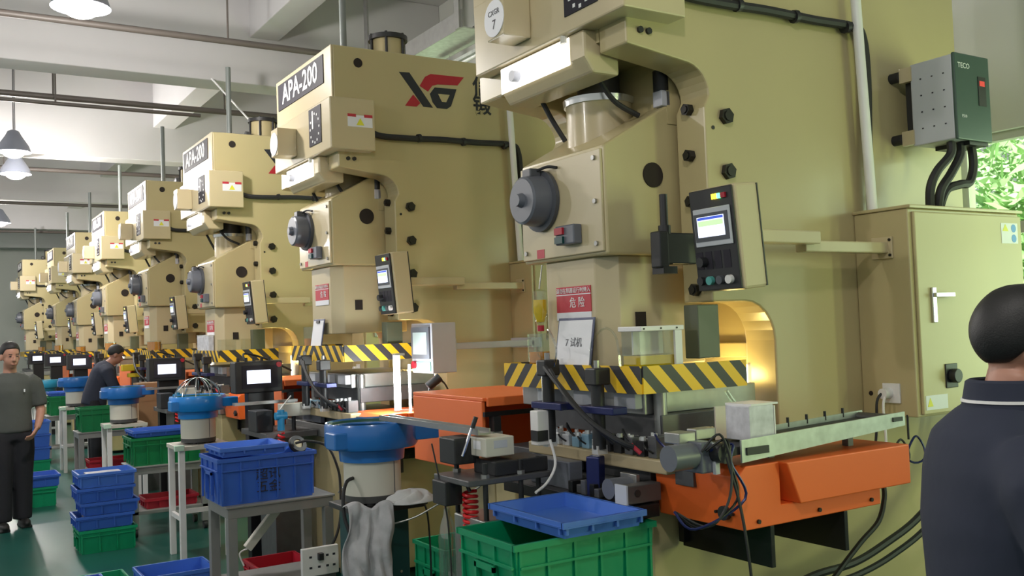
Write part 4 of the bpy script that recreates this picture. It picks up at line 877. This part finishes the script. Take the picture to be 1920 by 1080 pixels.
# ---- worker bending over the table of the fourth press (faces +X)
def man_bend():
    t = person('person', 'worker in dark polo bending over his table beside a bowl feeder', (1.97, 13.15, 0), math.radians(90))
    # person frame: face along -Y -> rotated so that the face looks along +X
    b = MB(); b.tube([(0, .06, .95), (0, .0, 1.15), (0, -.08, 1.33), (0, -.13, 1.40), (0, -.17, 1.44)], .1, 14, [.12, .12, .11, .06, .055])
    for q in (-1, 1):
        b.tube([(q*.17, -.08, 1.30), (q*.22, -.14, 1.12), (q*.18, -.3, 1.03), (q*.10, -.40, 1.05)], .04, 12, [.05, .044, .036, .028]); hand(b, (q*.10, -.41, 1.05), (-q*.5, -1, -.2), (0, 0, -1), q, .6)
        b.tube([(q*.09, .06, .9), (q*.09, .05, .5), (q*.09, .06, .1)], .05, 12, [.07, .05, .04])
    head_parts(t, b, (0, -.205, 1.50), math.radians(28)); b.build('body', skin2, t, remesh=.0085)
    s_ = MB(); s_.tube([(0, .07, .88), (0, .05, 1.0), (0, .0, 1.15), (0, -.06, 1.28), (0, -.10, 1.36), (0, -.13, 1.40)], .15, 18, [.155, .15, .15, .155, .125, .075])
    for q in (-1, 1): s_.tube([(q*.09, -.07, 1.33), (q*.17, -.08, 1.29), (q*.215, -.12, 1.16), (q*.22, -.15, 1.09)], .07, 14, [.09, .085, .072, .07])
    s_.build('polo_shirt', shirt_nv, t, remesh=.014)
    p = MB(); p.loft([((0, .07, .80), .165, .12), ((0, .07, .95), .16, .12)])
    for q in (-1, 1): p.tube([(q*.085, .065, .86), (q*.09, .05, .6), (q*.09, .06, .07)], .08, 14, [.10, .085, .068])
    p.build('trousers', trous, t, remesh=.015)
    for q in (-1, 1): MB().ell((q*.10, .0, .042), (.05, .13, .042)).build('shoe', shoe_m, t, remesh=.01)
man_bend()
# ---- man close at the right edge, seen from behind and to the left (faces roughly +X, turned from the viewer)
def man_near():
    t = person('person', 'man in navy polo with white collar piping seen from behind at right', (1.925, 1.115, 0), math.radians(52))
    b = MB(); b.tube([(0, .03, 1.38), (0, .02, 1.46), (0, -.0, 1.545)], .06, 16, [.085, .066, .062]); b.loft([((0, 0, .95), .14, .1), ((0, 0, 1.2), .15, .1), ((0, .0, 1.38), .17, .09), ((0, .02, 1.44), .08, .07)])
    for q in (-1, 1):
        b.tube([(q*.20, .02, 1.37), (q*.25, .0, 1.18), (q*.24, -.06, 1.05), (q*.16, -.24, 1.02), (q*.10, -.30, 1.03)], .045, 12, [.055, .05, .045, .036, .028]); hand(b, (q*.1, -.31, 1.03), (-q*.4, -1, 0), (0, 0, -1), q, .5)
        b.tube([(q*.09, 0, .9), (q*.095, 0, .5), (q*.095, 0, .1)], .05, 12, [.07, .055, .042])
    head_parts(t, b, (0, -.02, 1.592), math.radians(8)); b.build('body', skin, t, remesh=.007)
    s_ = MB(); s_.loft([((0, .05, .84), .19, .14), ((0, .05, .95), .185, .138), ((0, .055, 1.1), .19, .142), ((0, .06, 1.25), .205, .142), ((0, .06, 1.36), .205, .13), ((0, .055, 1.43), .165, .118), ((0, .035, 1.475), .10, .095), ((0, .022, 1.495), .08, .078)], 28)
    for q in (-1, 1): s_.tube([(q*.14, .05, 1.38), (q*.21, .045, 1.345), (q*.245, .02, 1.24), (q*.25, -.02, 1.13)], .08, 16, [.08, .088, .082, .08])
    s_.build('polo_shirt', shirt_nv, t, remesh=.012)
    MB().lathe([(.082, -.02), (.099, -.022), (.086, .045), (.078, .05), (.072, .045)], (0, .02, 1.487), 28).build('collar', shirt_nv, t)
    MB().lathe([(.093, .004), (.0965, .004), (.0957, .010), (.092, .010)], (0, .02, 1.487), 28).build('collar_piping', white_paint, t)
    p = MB(); p.loft([((0, 0, .78), .175, .125), ((0, 0, .95), .17, .12)])
    for q in (-1, 1): p.tube([(q*.09, 0, .84), (q*.095, 0, .6), (q*.095, 0, .07)], .08, 14, [.11, .09, .07])
    p.build('trousers', trous, t, remesh=.016)
    for q in (-1, 1): MB().ell((q*.10, -.05, .042), (.05, .13, .042)).build('shoe', shoe_m, t, remesh=.01)
man_near()
# ------------------------------------------------------------------ cloths, cords, sockets and other small things
def drape(name, label, pts_fn, mat, nu=26, nv=30):
    vs = [pts_fn(i/(nu-1), j/(nv-1)) for i in range(nu) for j in range(nv)]
    fs = [(i*nv+j, (i+1)*nv+j, (i+1)*nv+j+1, i*nv+j+1) for i in range(nu-1) for j in range(nv-1)]
    mb = MB(); mb.add(vs, fs, True); o = mb.build(name, mat, None, fix=False)
    q = o.modifiers.new('thick', 'SOLIDIFY'); q.thickness = .006
    q = o.modifiers.new('sub', 'SUBSURF'); q.levels = 1; q.render_levels = 1
    return tag(o, label, 'cloth')
def cl(u, v):
    a = u-.5+.04*math.sin(v*6+u*3); w_ = .19+.06*math.sin(v*2.6+.4); z = .865-.42*max(0, v-.12)/.88 if v > .12 else .865-.02*(1-v/.12)
    f_ = .016*math.sin(u*15+v*3.5)+.010*math.sin(u*29+3-v*4)+.014*math.sin(v*8+u*6)+.007*math.sin(v*21-u*13)
    return (1.80+a*w_*.85+.01*math.sin(v*7), 4.27-a*w_*.5-f_*min(1, v*3)-(.05 if v > .12 else .05*v/.12), z+.02*math.sin(u*9)*(1-v))
drape('rag', 'soiled grey rag hanging down the front of the dark green cabinet', cl, cloth_w)
def cl2(u, v):
    r = .10*math.sqrt(v); a = u*2*PI
    return (2.02+r*1.3*math.cos(a), 4.22+r*math.sin(a), .842+.055*(1-v)+.018*math.sin(a*5+v*9)*math.sin(v*3.1)+.012)
drape('rag', 'crumpled white rag on the deck beside the nearest bowl feeder', cl2, M('white_cloth', (.62, .62, .63), .9, 0, .3, 14, bump=.5, bscale=25), 28, 12)
def cord(label, pts, r=.006, mat=rubber, cat='cable', name='extension_cable'): return tag(MB().tube(smooth_path(pts, 8), r, 8).build(name, mat), label, cat)
cord('black cord looping from the blue crate down to the white socket', [(1.95, 5.66, 1.02), (2.02, 5.62, 1.03), (2.12, 5.57, .99), (2.17, 5.54, .86), (2.18, 5.53, .74), (2.16, 5.5, .55), (2.1, 5.48, .42), (2.0, 5.46, .36)], .008)
t = thing('cable_coil', 'small coil of black cable resting on the lettered blue crate', 'cable', (1.97, 5.70, 1.0))
MB().lathe([(.03, .0), (.055, .0), (.06, .012), (.055, .028), (.03, .028), (.027, .014), (.03, .0)], n=20).build('coil', rubber, t); t.rotation_euler = (math.radians(55), 0, .3); cy('core', tan, t, (0, 0, .002), (0, 0, .022), .028, 12)
cord('black cord curving from the nearest bowl feeder drum to its cabinet', [(1.80, 4.40, .97), (1.75, 4.36, .96), (1.72, 4.33, .90), (1.72, 4.32, .80), (1.74, 4.30, .7), (1.75, 4.30, .5), (1.72, 4.3, .3)], .009)
t = thing('hand_tool', 'dark green handled tool hanging on the table corner', 'tool', (2.20, 5.545, .58)); MB().ell((0, 0, .06), (.018, .014, .075)).build('grip', dkgreen, t); cy('tip', chrome, t, (0, 0, -.03), (0, 0, -.005), .006); tb('hook', steel, t, [(0, 0, .13), (.0, .0, .15), (-.005, .005, .155), (-.025, .012, .125)], .004)
cord('thin grey wire slung across the dark green cabinet', [(1.87, 4.20, .76), (1.98, 4.10, .80), (2.08, 3.98, .88), (2.15, 3.80, .95), (2.2, 3.75, 1.02)], .004, steel)
cord('thin black wire falling past the clear bottle', [(1.84, 3.62, 1.20), (1.86, 3.60, 1.05), (1.875, 3.56, .85), (1.88, 3.55, .45)], .0035)
cord('black wire hanging below the bowl feeder gland', [(2.17, 4.40, .82), (2.19, 4.38, .74), (2.2, 4.38, .5), (2.19, 4.38, .2)], .005)
t = thing('socket_board', 'white multi-socket board on the floor beside the red crate', 'socket', (1.96, 5.28, .3))
bx('board', white_paint, t, (-.12, .1, 0, .03, 0, .16), .004)
for x in (-.07, -.02, .03, .07):
    for z in (.05, .11): bx('socket_hole', ink, t, (x-.008, x+.008, -.001, 0, z-.006, z+.006))
bx('plug', black, t, (-.03, .0, -.03, 0, .09, .13), .003); bx('foot', steel_d, t, (-.1, .08, .0, .03, -.3, 0))
t = thing('strip_box', 'long white power strip hanging askew under the nearest full table', 'power strip', (1.83, 5.90, .50)); t.rotation_euler = (0, math.radians(-48), 0); bx('body', offwhite, t, (-.17, .17, 0, .05, -.025, .025), .005); bx('end_cap', redp, t, (.17, .24, 0, .05, -.03, .03), .01); tb('lead', white_paint, t, [(-.17, .02, 0), (-.22, .02, .02), (-.26, .02, -.05)], .005); cy('hanger', white_paint, t, (.12, .02, .02), (.02, .02, .15), .004)
# hoses at the right
cord('thick black hose sweeping from the cabinet along the nearest press base', [(4.32, 2.78, 1.215), (4.2, 2.76, .95), (3.89, 2.76, .75), (3.63, 2.76, .66), (3.41, 2.76, .61), (3.17, 2.76, .60), (2.95, 2.74, .57), (2.7, 2.72, .52)], .017, cat='hose', name='black_hose')
cord('second black hose just under the sweeping thick hose', [(4.40, 2.74, 1.215), (4.24, 2.73, .92), (3.91, 2.73, .71), (3.64, 2.73, .615), (3.41, 2.73, .57), (3.17, 2.73, .555), (2.95, 2.71, .53), (2.7, 2.70, .47)], .014, cat='hose', name='black_hose')
cord('black hose curving down from the orange unit at right', [(3.56, 2.70, .95), (3.55, 2.69, .88), (3.49, 2.68, .79), (3.37, 2.68, .72), (3.2, 2.67, .62), (3.0, 2.65, .5)], .011, cat='hose', name='black_hose')
t = thing('cable_loops', 'two loops of black cable hanging below the electrical cabinet', 'cable', (3.78, 2.72, 1.06))
for dx, r in ((-.06, .055), (.05, .06)): MB().tube([(dx+r*math.cos(a*.3), .01*math.sin(a*.6), r*math.sin(a*.3)) for a in range(22)], .005, 6).build('loop', MATS['navy_anodised'] if dx > 0 else rubber, t)
cy('lead', rubber, t, (0, 0, .05), (.0, -.0, .16), .005, 6)
t = thing('junction_box', 'grey metal junction box low in front of the nearest press', 'box', (2.48, 2.2, 0)); bx('body', galv, t, (0, .2, 0, .14, .02, .45), .004); bx('lid', galv, t, (-.005, .205, -.005, .145, .45, .462), .003); bx('foot', steel_d, t, (.02, .18, .02, .12, 0, .02))
# yellow cross beam by the bending worker, cardboard box, white tank on third press guard
t = thing('yellow_transfer_unit', 'yellow transfer beam in front of the bending worker', 'machine', (2.30, 12.75, 0)); bx('beam', M('yellow_paint', (.70, .50, .02), .45), t, (-.12, .11, -.03, .1, 1.30, 1.38), .006); bx('lower_beam', MATS['yellow_paint'], t, (-.05, .10, -.02, .08, 1.22, 1.27), .006); bx('column', steel_d, t, (.0, .08, 0, .06, 0, 1.22))
t = thing('cardboard_carton', 'brown cardboard carton standing behind the third bowl feeder', 'box', (2.08, 11.2, 0)); bx('body', M('cardboard', (.34, .20, .10), .8, 0, .1), t, (0, .3, 0, .3, .6, 1.2), .003); bx('flap', MATS['cardboard'], t, (0, .3, -.003, .0, 1.0, 1.19)); bx('stand', steel_d, t, (.03, .27, .03, .27, 0, .6))
t = thing('white_tank', 'white plastic tank on the striped guard of the third press', 'container', (XF+.02, Y0+2*S+.12, 1.538)); bx('body', spk, t, (-.01, .045, .25, .7, 0, .16), .008); bx('jar', clear, t, (.03, .17, -.07, .07, 0, .12)); bx('jar', clear, t, (.25, .4, -.08, .05, 0, .12)); bx('lid', white_paint, t, (-.01, .045, .25, .7, .16, .17))
for k in (1, 2):
    t = thing('feed_line', 'black parts feed line with white cover before the %s press' % ordn[k], 'machine', (2.14, 6.62+S*(k-1), 0))
    bx('cover', offwhite, t, (.05, .26, .0, .1, 1.10, 1.19), .005); bx('table_plate', steel_d, t, (-.1, .27, -.1, .5, .96, 1.0), .004); bx('slide_block', black, t, (-.12, .0, .05, .25, 1.0, 1.15), .006); bx('pedestal', steel_d, t, (.0, .22, .05, .4, 0, .96), .004)
    cy('blue_valve', M('valve_blue', (.02, .25, .5), .4), t, (-.0, -.12, 1.02), (.0, -.12, 1.16), .025, 12); cy('valve_knob', MATS['valve_blue'], t, (-.04, -.12, 1.12), (.04, -.12, 1.12), .028, 10); MB().tube([(.02*math.cos(a*.6), -.12+.03*math.sin(a*.6), 1.0-a*.003) for a in range(40)], .007, 6).build('red_coil', redhose, t)
    bx('chute', steel, t, (-.2, .27, .3, .36, 1.18, 1.20)); tb('white_tube', white_paint, t, [(.1, -.05, 1.25), (.05, -.06, 1.2), (.0, -.1, 1.16)], .005); cy('bracket', black, t, (.15, .05, 1.0), (.15, .05, 1.1), .015)
